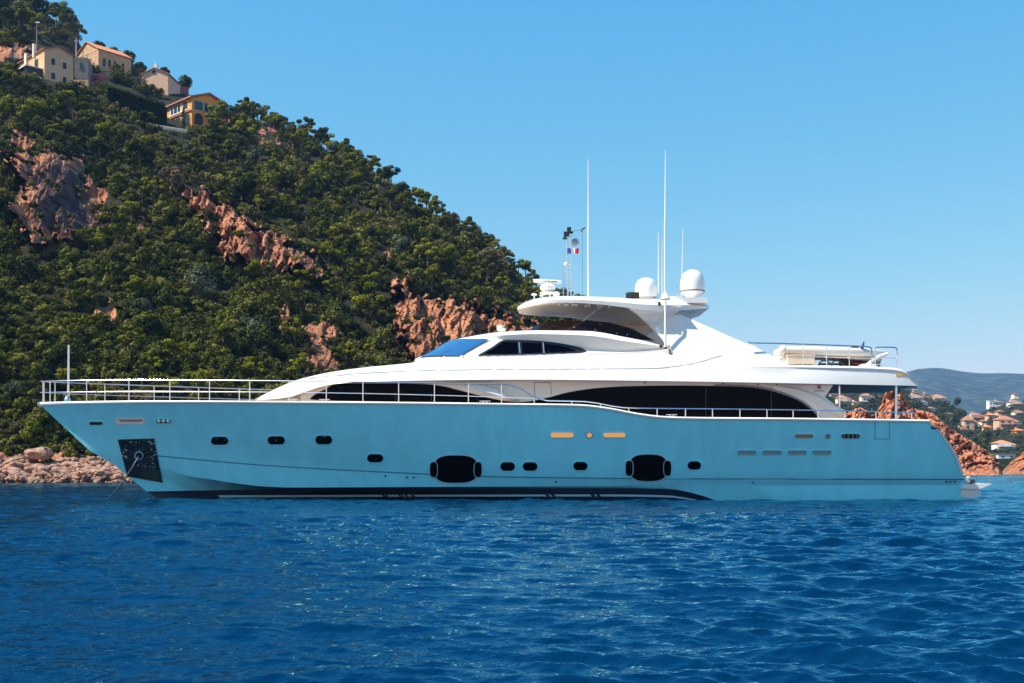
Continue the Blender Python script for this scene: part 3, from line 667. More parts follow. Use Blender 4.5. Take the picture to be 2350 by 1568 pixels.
# trimmed hedge, a dark leafy wall
def hedge():
    t = thing('hedge', 'tall dark trimmed hedge beside the orange villa', 'hedge', gpt(310, 270)); rg = np.random.RandomState(4); V_ = []
    (x0, y0, _), (x1, y1, _) = gpt(262, 250), gpt(372, 280); d0 = (y0 + y1) / 2 - 6
    top_ = [(246, 197), (290, 210), (340, 228), (378, 238)]; bot = [(246, 238), (290, 262), (340, 280), (378, 285)]
    n = 9000; px = rg.uniform(247, 378, n); u = rg.rand(n) ** .8; a = curve(top_, px); b = curve(bot, px); py = a + (b - a) * u; dd = d0 + rg.rand(n) * .7 + np.where(rg.rand(n) < .25, rg.rand(n) * 3, 0); py = np.where(dd > d0 + .7, a + 1, py)
    p = np.stack([(px - CX) / F * dd, dd, H + (HY - py) / F * dd], -1); nn = np.array([0, -.8, .25]) + rg.normal(0, .55, (n, 3)); nn /= np.linalg.norm(nn, axis=1)[:, None]
    A = np.cross(nn, rg.normal(0, 1, (n, 3))); A /= np.linalg.norm(A, axis=1)[:, None]; B = np.cross(nn, A); V_ = np.stack([p - A * .22, p - B * .15, p + A * .22, p + B * .15], 1).reshape(-1, 3)
    c0_, c1_ = [], []
    me = np_mesh('foliage', V_, np.arange(len(V_)).reshape(-1, 4), M['hedge'], np.repeat(np.clip(.2 + .1 * rg.normal(0, 1, n) + .55 * (py < a + 4), 0, 1), 4), origin=tuple(t.location)); o = link_mesh('foliage', me, t)  # top leaves tinted lighter, the sunlit edge put into the colour
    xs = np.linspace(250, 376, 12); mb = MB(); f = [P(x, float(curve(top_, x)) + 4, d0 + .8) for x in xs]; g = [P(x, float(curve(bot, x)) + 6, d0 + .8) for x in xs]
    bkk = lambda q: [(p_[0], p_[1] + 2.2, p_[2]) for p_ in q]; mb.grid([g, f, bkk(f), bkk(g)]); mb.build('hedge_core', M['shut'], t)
hedge()
# poles
def pole(px, y0, y1, label, m, lamp=False, d=None):
    g = gpt(px, y1); d = d or g[1]; b = P(px, y1 + 6, d); t = thing('utility_pole', label, 'pole', b); MB().tube([b, P(px, y0, d)], [.16, .1], 7).build('shaft', m, t)
    if lamp: MB().box(P(px + 2, y0, d), (.9, .3, .22)).build('lamp_head', M['whitewall'], t)
    else: MB().box(P(px, y0 + 4, d), (1.0, .12, .12)).build('crossbar', m, t)
pole(84.5, 52, 108, 'grey lamp pole rising above the beige house roof', M['greywall'], True)
pole(175, 90, 128, 'short grey pole at the gable of the stone house', M['stonepath']); pole(200, 124, 188, 'pale concrete pole in front of the grey annexe', M['stonepath'])
# named plants round the houses
def plant(kind, mk, v, px, py, hpx, name, label, cat, hm=None, d=None):
    g = gpt(px, py); d = d or g[1]; p = P(px, py, d); s = hpx / F * d / {'pine': 6.9, 'oak': 4.6, 'bush': 2.1, 'cypress': 5.9, 'fir': 6.9, 'round': 6.0}[kind]
    return tree(kind, mk, v, p, s, v * 1.3, name, label, cat, None, (s * hm) if hm else None)
plant('bush', 'pink', 0, 229, 199, 32, 'oleander', 'pink flowering oleander below the stone house', 'bush'); plant('bush', 'pink', 1, 60, 168, 11, 'bougainvillea', 'small magenta bush at the left of the shaded porch', 'bush')
plant('cypress', 'pine', 0, 421, 294, 50, 'cypress', 'slim cypress in front of the orange villa arches', 'tree')
plant('pine', 'lime', 1, 503, 304, 74, 'pine_tree', 'tall yellow green pine covering the right side of the orange villa', 'pine tree'); plant('pine', 'pine', 2, 515, 298, 62, 'pine_tree', 'pine below the balcony of the orange villa', 'pine tree')
plant('pine', 'lime', 3, 486, 326, 36, 'pine_tree', 'low bright pine at the foot of the orange villa', 'pine tree')
plant('fir', 'fir', 0, 556, 300, 46, 'fir_tree', 'dark fir just right of the orange villa, the broader of two', 'fir'); plant('fir', 'fir', 1, 580, 300, 44, 'fir_tree', 'slim bluish fir on the skyline right of the orange villa', 'fir')
plant('pine', 'pine', 0, 628, 300, 44, 'pine_tree', 'flat topped pine above the small orange crag on the skyline', 'pine tree'); plant('oak', 'olive', 2, 395, 262, 22, 'olive_bush', 'small grey green bush at the top of the hedge', 'bush')
plant('round', 'oak', 1, 424, 214, 44, 'round_tree', 'dark round crowned tree right of the small pink house', 'tree'); plant('oak', 'lime', 1, 284, 192, 24, 'garden_tree', 'bright garden bush in front of the stone house', 'bush')
plant('oak', 'olive', 0, 258, 190, 24, 'garden_shrub', 'olive toned shrub right of the pink oleander', 'bush'); plant('oak', 'scrub', 1, 218, 172, 26, 'garden_shrub', 'green shrub at the corner of the stone house', 'bush')
plant('oak', 'scrub', 3, 345, 218, 30, 'garden_shrub', 'green shrub below the small pink house', 'bush'); plant('oak', 'olive', 1, 322, 212, 36, 'garden_shrub', 'grey green shrub left of the small pink house', 'bush')
plant('oak', 'oak', 3, 366, 222, 24, 'garden_shrub', 'dark shrub at the left end of the red brown fence', 'bush')
for px, py, hp, lab in [(262, 140, 34, 'dark tree behind the stone house, middle of three'), (228, 128, 34, 'dark tree behind the stone house, nearest its roof ridge'), (296, 152, 36, 'dark tree behind the right end of the stone house'), (322, 172, 32, 'dark tree between the stone house and the small pink house'), (378, 178, 26, 'dark tree behind the chimney of the small pink house')]:
    d = curve(RD_D, px) + 6; plant('oak', 'oak', int(px) % 4, px, py, hp, 'evergreen_oak', lab, 'oak tree', None, float(d))
# ------------------------------------------------------------------ boulders along the shore
rngb = np.random.RandomState(77)
def boulder_mesh(seed):
    mb = MB(); bm = bmesh.new(); bmesh.ops.create_icosphere(bm, subdivisions=3, radius=1.0); V_ = np.array([v.co for v in bm.verts])
    f_, s_, c_ = worley(V_ * 1.1 + seed * 7.3, seed); V_ = V_ * (1 + .42 * (c_ - .5) + .22 * fbm(V_ * 1.4 + seed, 3, seed))[:, None] * np.array([1.15, .9, .72])
    for v, q in zip(bm.verts, V_): v.co = q
    me = bpy.data.meshes.new('boulder'); bm.to_mesh(me); bm.free(); me.materials.append(M['pale']); return me
BM = [boulder_mesh(k) for k in range(7)]
nb = 0
for row_y, npx, smin, smax in [(1056, 26, .2, .5), (1068, 36, .25, .7), (1079, 44, .25, .7), (1089, 46, .25, .7), (1098, 44, .22, .55), (1104, 50, .15, .38)]:
    for q in range(npx):
        px = -60 + 400 * (q + rngb.rand()) / npx; py = row_y + rngb.uniform(-6, 6); (x, y, z), _, _ = ground(px, py); s = rngb.uniform(smin, smax)
        o = bpy.data.objects.new('boulder', BM[rngb.randint(7)]); COL.objects.link(o); o.location = (x, y - .3, z + s * .12); o.scale = (s * rngb.uniform(.8, 1.4), s, s * rngb.uniform(.6, 1.05)); o.rotation_euler = (rngb.uniform(-.5, .5), rngb.uniform(-.5, .5), rngb.uniform(0, 6.28))
        band = 'at the top of the shore under the scrub' if row_y < 1060 else 'in the middle of the shore rocks' if row_y < 1092 else "at the water's edge of the left shore"
        tag(o, 'pale pink boulder ' + band, 'boulder', 'boulders ' + band); nb += 1
(x, y, z), _, _ = ground(105, 1052); o = bpy.data.objects.new('boulder', BM[2]); COL.objects.link(o); o.location = (x, y - 1, z + .4); o.scale = (1.0, .8, .75); tag(o, 'largest smooth orange pink boulder on the left shore, at the edge of the scrub', 'boulder')
# ------------------------------------------------------------------ rocky cape on the right
def cape(name, top_pts, px0, px1, d0, depth, seed, mt, amp=1.0, step=1.5):
    px = np.arange(px0, px1, step); top_ = np.interp(px, [q[0] for q in top_pts], [q[1] for q in top_pts]); top_ = top_ + 3 * fbm(np.stack([px * .12, px * 0, px * 0], -1), 3, seed)
    t = np.concatenate([np.linspace(0, 1, 90), np.linspace(1, 2, 26)[1:]]); dC = d0 + depth
    Zc = np.maximum(H + (HY - top_) / F * dC, -.5)
    Yg = np.where(t[None, :] <= 1, d0 + depth * np.minimum(t, 1)[None, :] ** 1.0, dC + depth * 1.3 * (t[None, :] - 1)) * np.ones((len(px), 1))
    up = np.where(t <= 1, np.minimum(t, 1) ** .85, np.clip(1 - (t - 1) ** .9, 0, 1)); Zg = -.6 + (Zc[:, None] + .6) * up[None, :]; Xg = (px[:, None] - CX) / F * Yg
    p = np.stack([Xg, Yg, Zg], -1); f_, s_, c_ = worley(p * np.array([.5, .2, .30]), seed); g_, h_, e_ = worley(p * np.array([1.5, .6, 1.0]), seed + 3)
    xl = (px[:, None] - CX) / F * d0 * np.ones_like(Yg); zl = Zg * 1.0 + .35 * (Yg - d0); q_ = np.stack([xl * .3, 0 * xl, zl * .3], -1); w1 = .5 * fbm(q_, 3, seed + 5)
    b = (1.9 * facets(xl / 3.0 + w1, zl / 3.2 + w1 * .7, seed) + 1.1 * facets(xl / 1.2 + w1, zl / 1.5, seed + 7) + .5 * facets(xl / .55, zl / .7 + w1, seed + 9)) * amp * np.clip(Zg, .15, 2) / 2
    Yg = Yg - b * 1.1; Xg = Xg - b * .4; Zg = Zg + .22 * b * (up < .97)[None, :]
    V_ = np.stack([Xg, Yg, Zg], -1); nr, nc = V_.shape[:2]; i = np.arange(nr - 1)[:, None] * nc + np.arange(nc - 1)[None, :]
    return tag(link_mesh(name, np_mesh(name, V_.reshape(-1, 3), np.stack([i, i + nc, i + nc + 1, i + 1], -1).reshape(-1, 4), mt)), kind='structure')
cape('rocky_cape', [(1840, 1010), (1900, 965), (1930, 958), (1945, 948), (1972, 936), (1990, 942), (2000, 956), (2012, 948), (2022, 930), (2030, 905), (2037, 889), (2047, 894), (2058, 884), (2066, 888), (2071, 908), (2082, 918), (2096, 936), (2118, 942), (2140, 948), (2152, 958), (2170, 975), (2190, 990), (2212, 1003), (2240, 1018), (2262, 1032), (2280, 1046), (2292, 1060), (2298, 1076), (2302, 1090), (2315, 1098)], 1800, 2316, 185, 17, 21, M['cape'], 1.15)
cape('rocky_point', [(2290, 1096), (2304, 1078), (2318, 1063), (2335, 1048), (2350, 1034), (2380, 1020), (2450, 1000), (2560, 985), (2700, 1000)], 2288, 2700, 205, 16, 33, M['rock'], .8, 2.2)

# ------------------------------------------------------------------ town hillside, far hills
def slope(name, ridge, px0, px1, d0, d1, z0, mt, n=60, back=200, step=6, lump=0.0):
    px = np.arange(px0, px1, step); t = np.concatenate([np.linspace(0, 1, n), [1.3, 1.6, 2.0]]); rz = H + (HY - curve(ridge, px)) / F * d1
    Yg = np.where(t <= 1, d0 + (d1 - d0) * t, d1 + back * (t - 1))[None, :] * np.ones((len(px), 1)); Zg = z0 + (rz[:, None] - z0) * np.where(t <= 1, t, np.maximum(0, 1 - (t - 1) ** 1.2))[None, :]
    Xg = (px[:, None] - CX) / F * Yg; p = np.stack([Xg, Yg, Zg], -1)
    Zg = Zg + lump * (fbm(p * (2.2 / (d1 - d0)) * 3, 4, 9) * 12 + 0) * np.sin(np.pi * np.clip(t, 0, 1))[None, :]
    V_ = np.stack([Xg, Yg, Zg], -1); nr, nc = V_.shape[:2]; i = np.arange(nr - 1)[:, None] * nc + np.arange(nc - 1)[None, :]
    tag(link_mesh(name, np_mesh(name, V_.reshape(-1, 3), np.stack([i, i + nc, i + nc + 1, i + 1], -1).reshape(-1, 4), mt, smooth=True)), kind='structure')
    def at(x, y):
        rr_ = float(curve(ridge, x)); zr = H + (HY - rr_) / F * d1; lo, hi = 0.0, 1.0
        for _ in range(30):
            m_ = (lo + hi) / 2; Y_ = d0 + (d1 - d0) * m_; Z_ = z0 + (zr - z0) * m_
            if HY - (Z_ - H) * F / Y_ > y: lo = m_
            else: hi = m_
        return P(x, y, d0 + (d1 - d0) * lo), rr_
    return at
TR = [(1700, 960), (1850, 897), (1950, 893), (2060, 892), (2110, 905), (2150, 922), (2185, 932), (2210, 948), (2232, 958), (2255, 946), (2285, 935), (2320, 926), (2350, 921), (2450, 908), (2700, 890)]
town = slope('town_hillside', TR, 1700, 2700, 390, 760, -1, M['soil'], 60, 260)
FR = [(1500, 930), (1800, 905), (1950, 880), (2040, 864), (2085, 853), (2110, 847), (2150, 844.5), (2180, 848), (2215, 853.5), (2260, 857), (2300, 856.5), (2350, 858), (2450, 852), (2700, 870), (3000, 900)]
M['farhill'] = rock_mat('distant_forest', [(.003, .008, .003), (.03, .042, .014), (.12, .12, .055)], .03, 1.0)
slope('distant_hills', FR, 1500, 3000, 2500, 3900, 40, M['farhill'], 90, 900, 6, 2.2)
# shore sheet closing the land below the town
# trees of the town: one mass of undergrowth, plus trees one can tell apart
rng = np.random.RandomState(8); Vs, Ts = [], []
HS_ = [(1938, 917, 31, 22), (1991, 912, 27, 20), (2014, 910, 12, 8), (2105.6, 911, 30, 15), (2102, 897, 10, 8), (2157, 912, 30, 14), (2123, 924, 15, 10), (2277, 925, 13, 13), (2294, 925, 22, 11), (2334, 925, 32, 15), (2229, 970, 31, 33), (2246, 956, 33, 18), (2280, 955, 24, 15), (2271, 982, 17, 14), (2317, 968, 48, 30), (2311, 1021, 46, 22), (2311, 1047, 40, 10), (2181, 951, 18, 8), (1915, 906, 16, 9), (2062, 912, 14, 9), (2140, 938, 17, 9), (2211, 985, 22, 11), (2262, 968, 18, 10), (2300, 946, 20, 10), (2340, 946, 22, 11), (2345, 990, 26, 13), (2222, 1012, 20, 10), (2335, 905, 15, 7), (1966, 925, 16, 9), (2128, 905, 14, 8)]
def near_house(x, y): return any(abs(x - a) < w_ / 2 + 1 and -h_ / 2 - 3 < y - b < h_ / 2 + 5 for a, b, w_, h_ in HS_)
for py in np.arange(892, 1084, 7.0):
    for px in np.arange(1850, 2480, 9.0):
        qx, qy = px + rng.uniform(-4, 4), py + rng.uniform(-3, 3); (x, y, z), rr_ = town(qx, qy)
        if qy < rr_ + 1 or near_house(qx, qy): continue
        r = (5.5 + 4.5 * rng.rand()) / F * y; t0 = float(np.clip(.5 + .28 * rng.normal(), 0, 1))
        for k in range(2): Vs.append(leaves(np.array([x + r * .5 * rng.normal(), y, z + r * .4]), r * .75, 26, r * .26, rng, .85, .3)); Ts.append(np.repeat(np.clip(t0 + .1 * rng.normal(0, 1, 26), 0, 1), 4))
VV = np.concatenate(Vs); tag(link_mesh('town_woodland', np_mesh('town_woodland', VV, np.arange(len(VV)).reshape(-1, 4), M['farwood'], np.concatenate(Ts))), kind='stuff')
TZ = [('seen under the upper deck overhang', 1900, 2075), ('between the spire rock and the terracotta villa', 2075, 2140), ('on the ridge right of the overhang', 2140, 2215), ('among the houses above the cape', 2215, 2290), ('at the right edge of the town', 2290, 2500)]
nt_ = 0
for q in range(900):
    if nt_ > 78: break
    px = rng.uniform(1905, 2440) if q % 3 else rng.uniform(2150, 2350); (x, y, z), rr_ = town(px, 900); py = rr_ + 3 + (1070 - rr_) * rng.rand(); (x, y, z), _ = town(px, py)
    if near_house(px, py) or any(abs(px - a) < w_ / 2 + 3 and 0 < py - b < h_ / 2 + 14 for a, b, w_, h_ in HS_): continue
    kd = ('round', 'oak', 'pine', 'cypress')[rng.choice(4, p=[.4, .3, .2, .1])]; hp = rng.uniform(15, 26) * (.7 if py < 930 else 1); s = hp / F * y / {'round': 6, 'oak': 4.6, 'pine': 6.9, 'cypress': 5.9}[kd]
    z_ = next((n_ for n_, a, b in TZ if a <= px < b), TZ[-1][0]); lab = {'round': 'round crowned dark tree', 'oak': 'low spreading green tree', 'pine': 'open crowned pine', 'cypress': 'slim dark cypress'}[kd] + ' ' + z_
    tree(kd, 'oak' if kd != 'pine' else 'farwood', int(rng.randint(3)), (x, y, z - .3), s, rng.uniform(0, 6), {'round': 'round_tree', 'oak': 'spreading_tree', 'pine': 'pine_tree', 'cypress': 'cypress'}[kd], lab, 'tree', 'trees ' + z_); nt_ += 1
plantT = [(2262, 1014, 34, 'dark broad tree left of the white house with the red roof'), (2196, 934, 24, 'tall dark tree on the ridge at the head of the cape')]
for px, py, hp, lab in plantT:
    (x, y, z), _ = town(px, py); tree('round', 'oak', 1, (x, y, z), hp / F * y / 6, 1, 'round_tree', lab, 'tree')
# houses of the town: (px, py of the middle, width, height, wall, roof, label, style)
TOWN = [(0, 'cream', 'tile', 'cream villa with a terracotta roof, nearest the aft deckhouse', 'arch'), (1, 'cream', 'tile', 'cream villa with a square chimney tower under the overhang', 'tower'), (2, 'pinkwall', 'tile', 'tiny pink house right of the tower villa', 'g'),
        (3, 'cream', 'tile', 'cream terraced house right of the spire rock', 'arch'), (4, 'cream', 'tile', 'tiny cream house under the tip of the overhang', 'g'), (5, 'cream', 'tile2', 'orange roofed villa on the ridge above the cape', 'wide'), (6, 'whitewall', 'tile', 'small white house below the orange roofed villa', 'g'),
        (7, 'whitewall', 'whitewall', 'plain white block at the left of the upper row of houses', 'flat'), (8, 'cream', 'tile', 'low cream house right of the white block', 'g'), (9, 'cream', 'tile', 'cream house with a yellowish wall at the right edge of the upper row', 'wide'),
        (10, 'pinkwall', 'tile', 'pink house with a tall front, lower left of the town cluster', 'tower'), (11, 'pinkwall', 'tile', 'pink house with a brown porch above the tall fronted one', 'arch'), (12, 'pinkwall', 'tile2', 'small house with a bright red hip roof in the town', 'g'),
        (13, 'pinkwall', 'tile2', 'small red roofed house among trees below the hip roofed one', 'g'), (14, 'pinkwall', 'tile', 'large house with a broad brown roof at the right edge', 'wide'), (15, 'whitewall', 'tile2', 'white house with a low red roof just above the rocky point', 'wide'),
        (16, 'whitewall', 'greywall', 'low white boathouse with a grey roof on the shore', 'flat'), (17, 'stonewall', 'tile', 'small brown roofed house below the ridge', 'g'),
        (18, 'cream', 'tile', 'small cream house beside the door post of the aft deck', 'g'), (19, 'pinkwall', 'tile', 'small pink house just left of the spire rock', 'g'), (20, 'cream', 'tile', 'cream cottage halfway down behind the cape crest', 'g'), (21, 'stonewall', 'tile', 'brown house with a long wall below the tall fronted pink house', 'wide'),
        (22, 'cream', 'tile', 'cream house tucked between the pink houses', 'g'), (23, 'pinkwall', 'tile', 'pink house above the hip roofed one', 'g'), (24, 'cream', 'tile', 'cream house above the large brown roofed house', 'wide'), (25, 'orangewall', 'tile2', 'orange walled house at the right edge below the brown roof', 'g'),
        (26, 'stonewall', 'tile', 'dark stone cottage above the foot of the cape', 'g'), (27, 'cream', 'tile', 'highest small house at the right edge of the town ridge', 'g'), (28, 'cream', 'tile', 'low cream house below the tower villa', 'g'), (29, 'pinkwall', 'tile', 'small pink house directly under the overhang tip', 'g')]
for idx, wm, rm, lab, sty in TOWN:
    cx, cy, w_, h_ = HS_[idx]; (x, y, z), _ = town(cx, cy + h_ / 2); k = y / F; b = (x - w_ / 2 * k, y, z); t = thing('town_house', lab, 'house', b); rgh = random.Random(idx)
    W_, Hh = w_ * k, h_ * k; dp = max(5, W_ * .7); ev = Hh * (.66 if sty != 'flat' else .9); mb = MB(); L = lambda u, v, q: (b[0] + u, b[1] + v, b[2] + q)
    if sty == 'flat': mb.box(L(W_ / 2, dp / 2, ev / 2 - 1), (W_, dp, ev + 2))
    else:
        mb.box(L(W_ * .36, dp / 2, ev / 2 - 1), (W_ * .72, dp, ev + 2)); mb.box(L(W_ * .8, dp * .6, ev * .38 - 1), (W_ * .4, dp * .8, ev * .76 + 2))
    wl = mb.build('wall', M[wm], t, smooth=False)
    if sty == 'flat': MB().box(L(W_ / 2, dp / 2, ev + .12), (W_ + .5, dp + .5, .25)).build('roof', M[rm], t, smooth=False)
    else:
        def hip(u0, u1, v0, v1, z0, z1, nm):
            e = .45; mb = MB(); c_ = min(u1 - u0, v1 - v0) * .42
            mb.add([L(u0 - e, v0 - e, z0), L(u1 + e, v0 - e, z0), L(u1 + e, v1 + e, z0), L(u0 - e, v1 + e, z0), L(u0 + c_, (v0 + v1) / 2, z1), L(u1 - c_, (v0 + v1) / 2, z1)], [(0, 1, 5, 4), (1, 2, 5), (2, 3, 4, 5), (3, 0, 4), (3, 2, 1, 0)]); return mb.build(nm, M[rm], t, smooth=False)
        rf = hip(0, W_ * .72, 0, dp, ev, Hh, 'roof'); hip(W_ * .6, W_, dp * .2, dp, ev * .76, ev * .76 + (Hh - ev) * .8, 'roof')
        if sty == 'tower': MB().box(L(W_ * .62, dp * .5, Hh * .9), (W_ * .16, W_ * .16, Hh * .5)).build('tower', M['cream'], rf, smooth=False)
        elif rgh.random() < .6: MB().box(L(W_ * .2, dp * .5, Hh * .95), (.9, .9, 1.6)).build('chimney', M[wm], rf, smooth=False)
    nw = max(2, int(W_ / 3.2)); rows_n = 2 if ev > 3.6 else 1
    for r_ in range(rows_n):
        for q in range(nw):
            u = W_ * (q + .5) / nw; zz = ev * (.28 + .44 * r_) if rows_n == 2 else ev * .45
            if u > W_ * .7 and sty != 'flat' and r_ == 1: continue
            yy = -.05 if (u < W_ * .7 or sty == 'flat') else dp * .2 - .05
            o = MB().box(L(u, yy, zz), (min(1.2, W_ / nw * .5), .12, min(1.6, ev * .26))).build('window', M['winglass'], t, smooth=False)
    if sty in ('arch', 'wide'): MB().box(L(W_ * .5, -1.3, ev * .5), (W_ * .9, 2.4, .22)).build('terrace', M[wm], t, smooth=False)
# ------------------------------------------------------------------ air between here and the far hills
hz = bpy.data.materials.new('haze_air'); hz.use_nodes = True; t = hz.node_tree; t.nodes.clear(); o_ = t.nodes.new('ShaderNodeOutputMaterial'); pv = t.nodes.new('ShaderNodeVolumePrincipled')
pv.inputs['Color'].default_value = (.27, .54, 1.0, 1); pv.inputs['Density'].default_value = HAZE; pv.inputs['Anisotropy'].default_value = 0.0
t.links.new(pv.outputs[0], o_.inputs['Volume'])
hb_ = MB().box((600, 2380, 205), (5600, 5200, 414)).build('haze', hz, None, smooth=False); tag(hb_, kind='stuff')
# ------------------------------------------------------------------ the yacht
Y = thing('motor_yacht', 'long white motor yacht with a hull tinted pale blue for its shade moored side on across the bay', 'yacht', (0.0, YC, 0.0))

def flip(pts): return [(p[0], 2 * YC - p[1], p[2]) for p in pts]
class Surf:                                  # a side of the yacht as (px, py, half breadth), for laying fittings on it
    def __init__(s, PX, PY, B, k=6):
        def up(a):
            a = np.asarray(a, float); n, m = a.shape
            ii = np.linspace(0, n - 1, (n - 1) * k + 1); jj = np.linspace(0, m - 1, (m - 1) * 3 + 1)
            a = np.array([[np.interp(q, range(n), a[:, c]) for c in range(m)] for q in ii])
            return np.array([np.interp(jj, range(m), r) for r in a])
        s.x, s.y, s.b = up(PX), up(PY), up(B)
    def at(s, px, py):
        d = (s.x - px) ** 2 + (s.y - py) ** 2; i = np.argsort(d.ravel())[:4]
        w = 1 / (d.ravel()[i] + 0.05); return float((s.b.ravel()[i] * w).sum() / w.sum())
    def p(s, px, py, off=0.0): return PB(px, py, s.at(px, py) + off)

def stadium(cx, cy, w, h, n=9, e=2.0):
    r = h / 2; o = []
    for k in range(n): a = -math.pi / 2 + math.pi * k / (n - 1); o.append((cx + w / 2 - r + r * math.cos(a), cy + r * math.sin(a)))
    for k in range(n): a = math.pi / 2 + math.pi * k / (n - 1); o.append((cx - w / 2 + r + r * math.cos(a), cy + r * math.sin(a)))
    return o
def superellipse(cx, cy, w, h, n=36, e=3.2):
    o = []
    for k in range(n):
        a = 2 * math.pi * k / n; c, s_ = math.cos(a), math.sin(a)
        o.append((cx + w / 2 * math.copysign(abs(c) ** (2 / e), c), cy + h / 2 * math.copysign(abs(s_) ** (2 / e), s_)))
    return o
def grow(o, g):
    cx = sum(p[0] for p in o) / len(o); cy = sum(p[1] for p in o) / len(o); r = []
    n = len(o)
    for i in range(n):
        x0, y0 = o[i - 1]; x1, y1 = o[(i + 1) % n]; tx, ty = x1 - x0, y1 - y0; L = math.hypot(tx, ty) + 1e-9
        nx, ny = ty / L, -tx / L
        if nx * (o[i][0] - cx) + ny * (o[i][1] - cy) < 0: nx, ny = -nx, -ny
        r.append((o[i][0] + nx * g, o[i][1] + ny * g))
    return r
def slab(S, o, off, name, m, parent, thick=0.06, **k):      # a plate with the outline o, lying on the side S
    if len(o) < 10: o = [(a[0] + (b[0] - a[0]) * q / 8, a[1] + (b[1] - a[1]) * q / 8) for a, b in zip(o, o[1:] + o[:1]) for q in range(8)]
    fr = [S.p(x, y, off) for x, y in o]; bk = [S.p(x, y, off - thick) for x, y in o]
    mb = MB(); n = len(o); cx = sum(p[0] for p in o) / n; cy = sum(p[1] for p in o) / n
    rg_ = [[S.p(cx + (x - cx) * q, cy + (y - cy) * q, off) for x, y in o] for q in (.75, .5, .25)]
    mb.grid([bk, fr] + rg_, 0, True); mb.add(rg_[-1] + [S.p(cx, cy, off)], [(i, (i + 1) % n, n) for i in range(n)])
    return mb.build(name, m, parent, **k)
def ring(S, o, g, name, m, parent, off=0.035, inner=0.004):
    a = [S.p(x, y, 0.0) for x, y in grow(o, g)]; b = [S.p(x, y, off) for x, y in grow(o, g * 0.8)]
    c = [S.p(x, y, off) for x, y in o]; d = [S.p(x, y, inner) for x, y in o]
    return MB().grid([a, b, c, d], 0, True).build(name, m, parent)
def poly_slab(pts, thick, name, m, parent, **k):            # flat outline of points, given depth thick away from the camera
    mb = MB(); A = pts; B = [(p[0], p[1] + thick, p[2]) for p in pts]
    mb.prism(A, B); return mb.build(name, m, parent, **k)

# hull: rows from deck edge to keel, each row a curve from stem to transom
T = np.linspace(0, 1, 84) ** 1.25
KN = [(205, 1034), (361, 1045), (611, 1067), (987, 1087), (1146, 1093), (1623, 1098), (2213, 1099)]
SH = [(89, 926), (160, 924), (400, 922), (700, 923.5), (1000, 926), (1150, 928), (1330, 930.5), (1400, 938.5), (1460, 950), (1520, 957.5), (1570, 959.5), (1800, 961.5), (2000, 964), (2134, 966)]
CH = [(262, 1067), (375, 1083), (480, 1100), (611, 1117), (670, 1119), (900, 1118), (2214, 1113)]
BB = [0, .03, .08, .15, .25, .35, .5, .8, 1]
def row(x0, x1, ys, bs):
    px = x0 + (x1 - x0) * T; return px, curve(ys, px) if isinstance(ys, list) else np.full_like(px, ys), pchip(T, BB, bs)
rS = row(89, 2134, SH, [.02, .78, 1.5, 2.25, 2.98, 3.38, 3.55, 3.55, 3.42])
rK = row(205, 2213, KN, [.02, .34, .80, 1.32, 1.98, 2.45, 2.78, 2.85, 2.72])
rC = row(262, 2215, CH, [.02, .28, .72, 1.25, 1.90, 2.34, 2.60, 2.68, 2.55])
rows = []
for k in range(9):
    u = 1 - k / 8.0; e = u ** (1.0 + .5 * np.clip(1 - T / .3, 0, 1))
    px = rK[0] + (rS[0] - rK[0]) * u; py = rK[1] + (rS[1] - rK[1]) * u; b = rK[2] + (rS[2] - rK[2]) * e
    px = px + 15 * math.sin(math.pi * (1 - u)) * T ** 10 ; rows.append((px, py, b))
for k in range(1, 4):
    u = k / 3.0; rows.append(tuple(rK[q] + (rC[q] - rK[q]) * u for q in range(3)))
rows[9] = (rows[9][0], rows[9][1], rows[9][2]); 
rows.append(row(336, 2216, [(336, 1128), (660, 1123), (1000, 1121), (1400, 1120.5), (1530, 1122), (1600, 1134), (1655, 1151), (1760, 1155), (2216, 1156)], [.02, .06, .22, .52, 1.12, 1.78, 2.44, 2.60, 2.48]))
rows.append(row(350, 2216, [(350, 1137), (660, 1136.5), (1000, 1135.5), (1400, 1135), (1530, 1137), (1600, 1147), (1655, 1156), (1760, 1158), (2216, 1158)], [.02, .05, .20, .49, 1.08, 1.74, 2.40, 2.57, 2.45]))
rows.append(row(357, 2216, [(357, 1142.5), (1000, 1140), (1400, 1139.5), (1530, 1141.5), (1600, 1150), (1655, 1158), (1760, 1160), (2216, 1160)], [.02, .05, .19, .47, 1.05, 1.71, 2.38, 2.55, 2.43]))
rows.append(row(378, 2216, 1163, [.02, .04, .17, .44, 1.0, 1.66, 2.34, 2.52, 2.40]))
rows.append(row(420, 2214, 1205, [0, 0, .02, .1, .3, .5, .7, .8, .8]))
HS = Surf(np.array([r[0] for r in rows[:-2]]), np.array([r[1] for r in rows[:-2]]), np.array([r[2] for r in rows[:-2]]))
near = [[PB(x, y, b) for x, y, b in zip(*r)] for r in rows]
far = [flip(r) for r in near]
xend = 999; x7 = np.searchsorted(rows[13][0], 470)
def hm(i, j):
    if i < 11: return 0
    if j > xend: return 0
    return {11: 0, 12: 1, 13: (2 if j > x7 else 1)}.get(i, 1)
hb = MB()
hb.grid(near, hm); hb.grid(far, hm)
nr, nc = len(near), len(near[0])
hb.grid([[n_[-1] for n_ in near], [f_[-1] for f_ in far]], 0)                       # transom
hb.grid([near[-1], far[-1]], 1)
M['stripe'] = mat('pale_boot_stripe', (0.42, 0.62, 0.68), 0.3)
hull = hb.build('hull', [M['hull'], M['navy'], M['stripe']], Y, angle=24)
def sheer(px): return curve(SH, px), float(np.interp(px, rows[0][0], rows[0][2]))
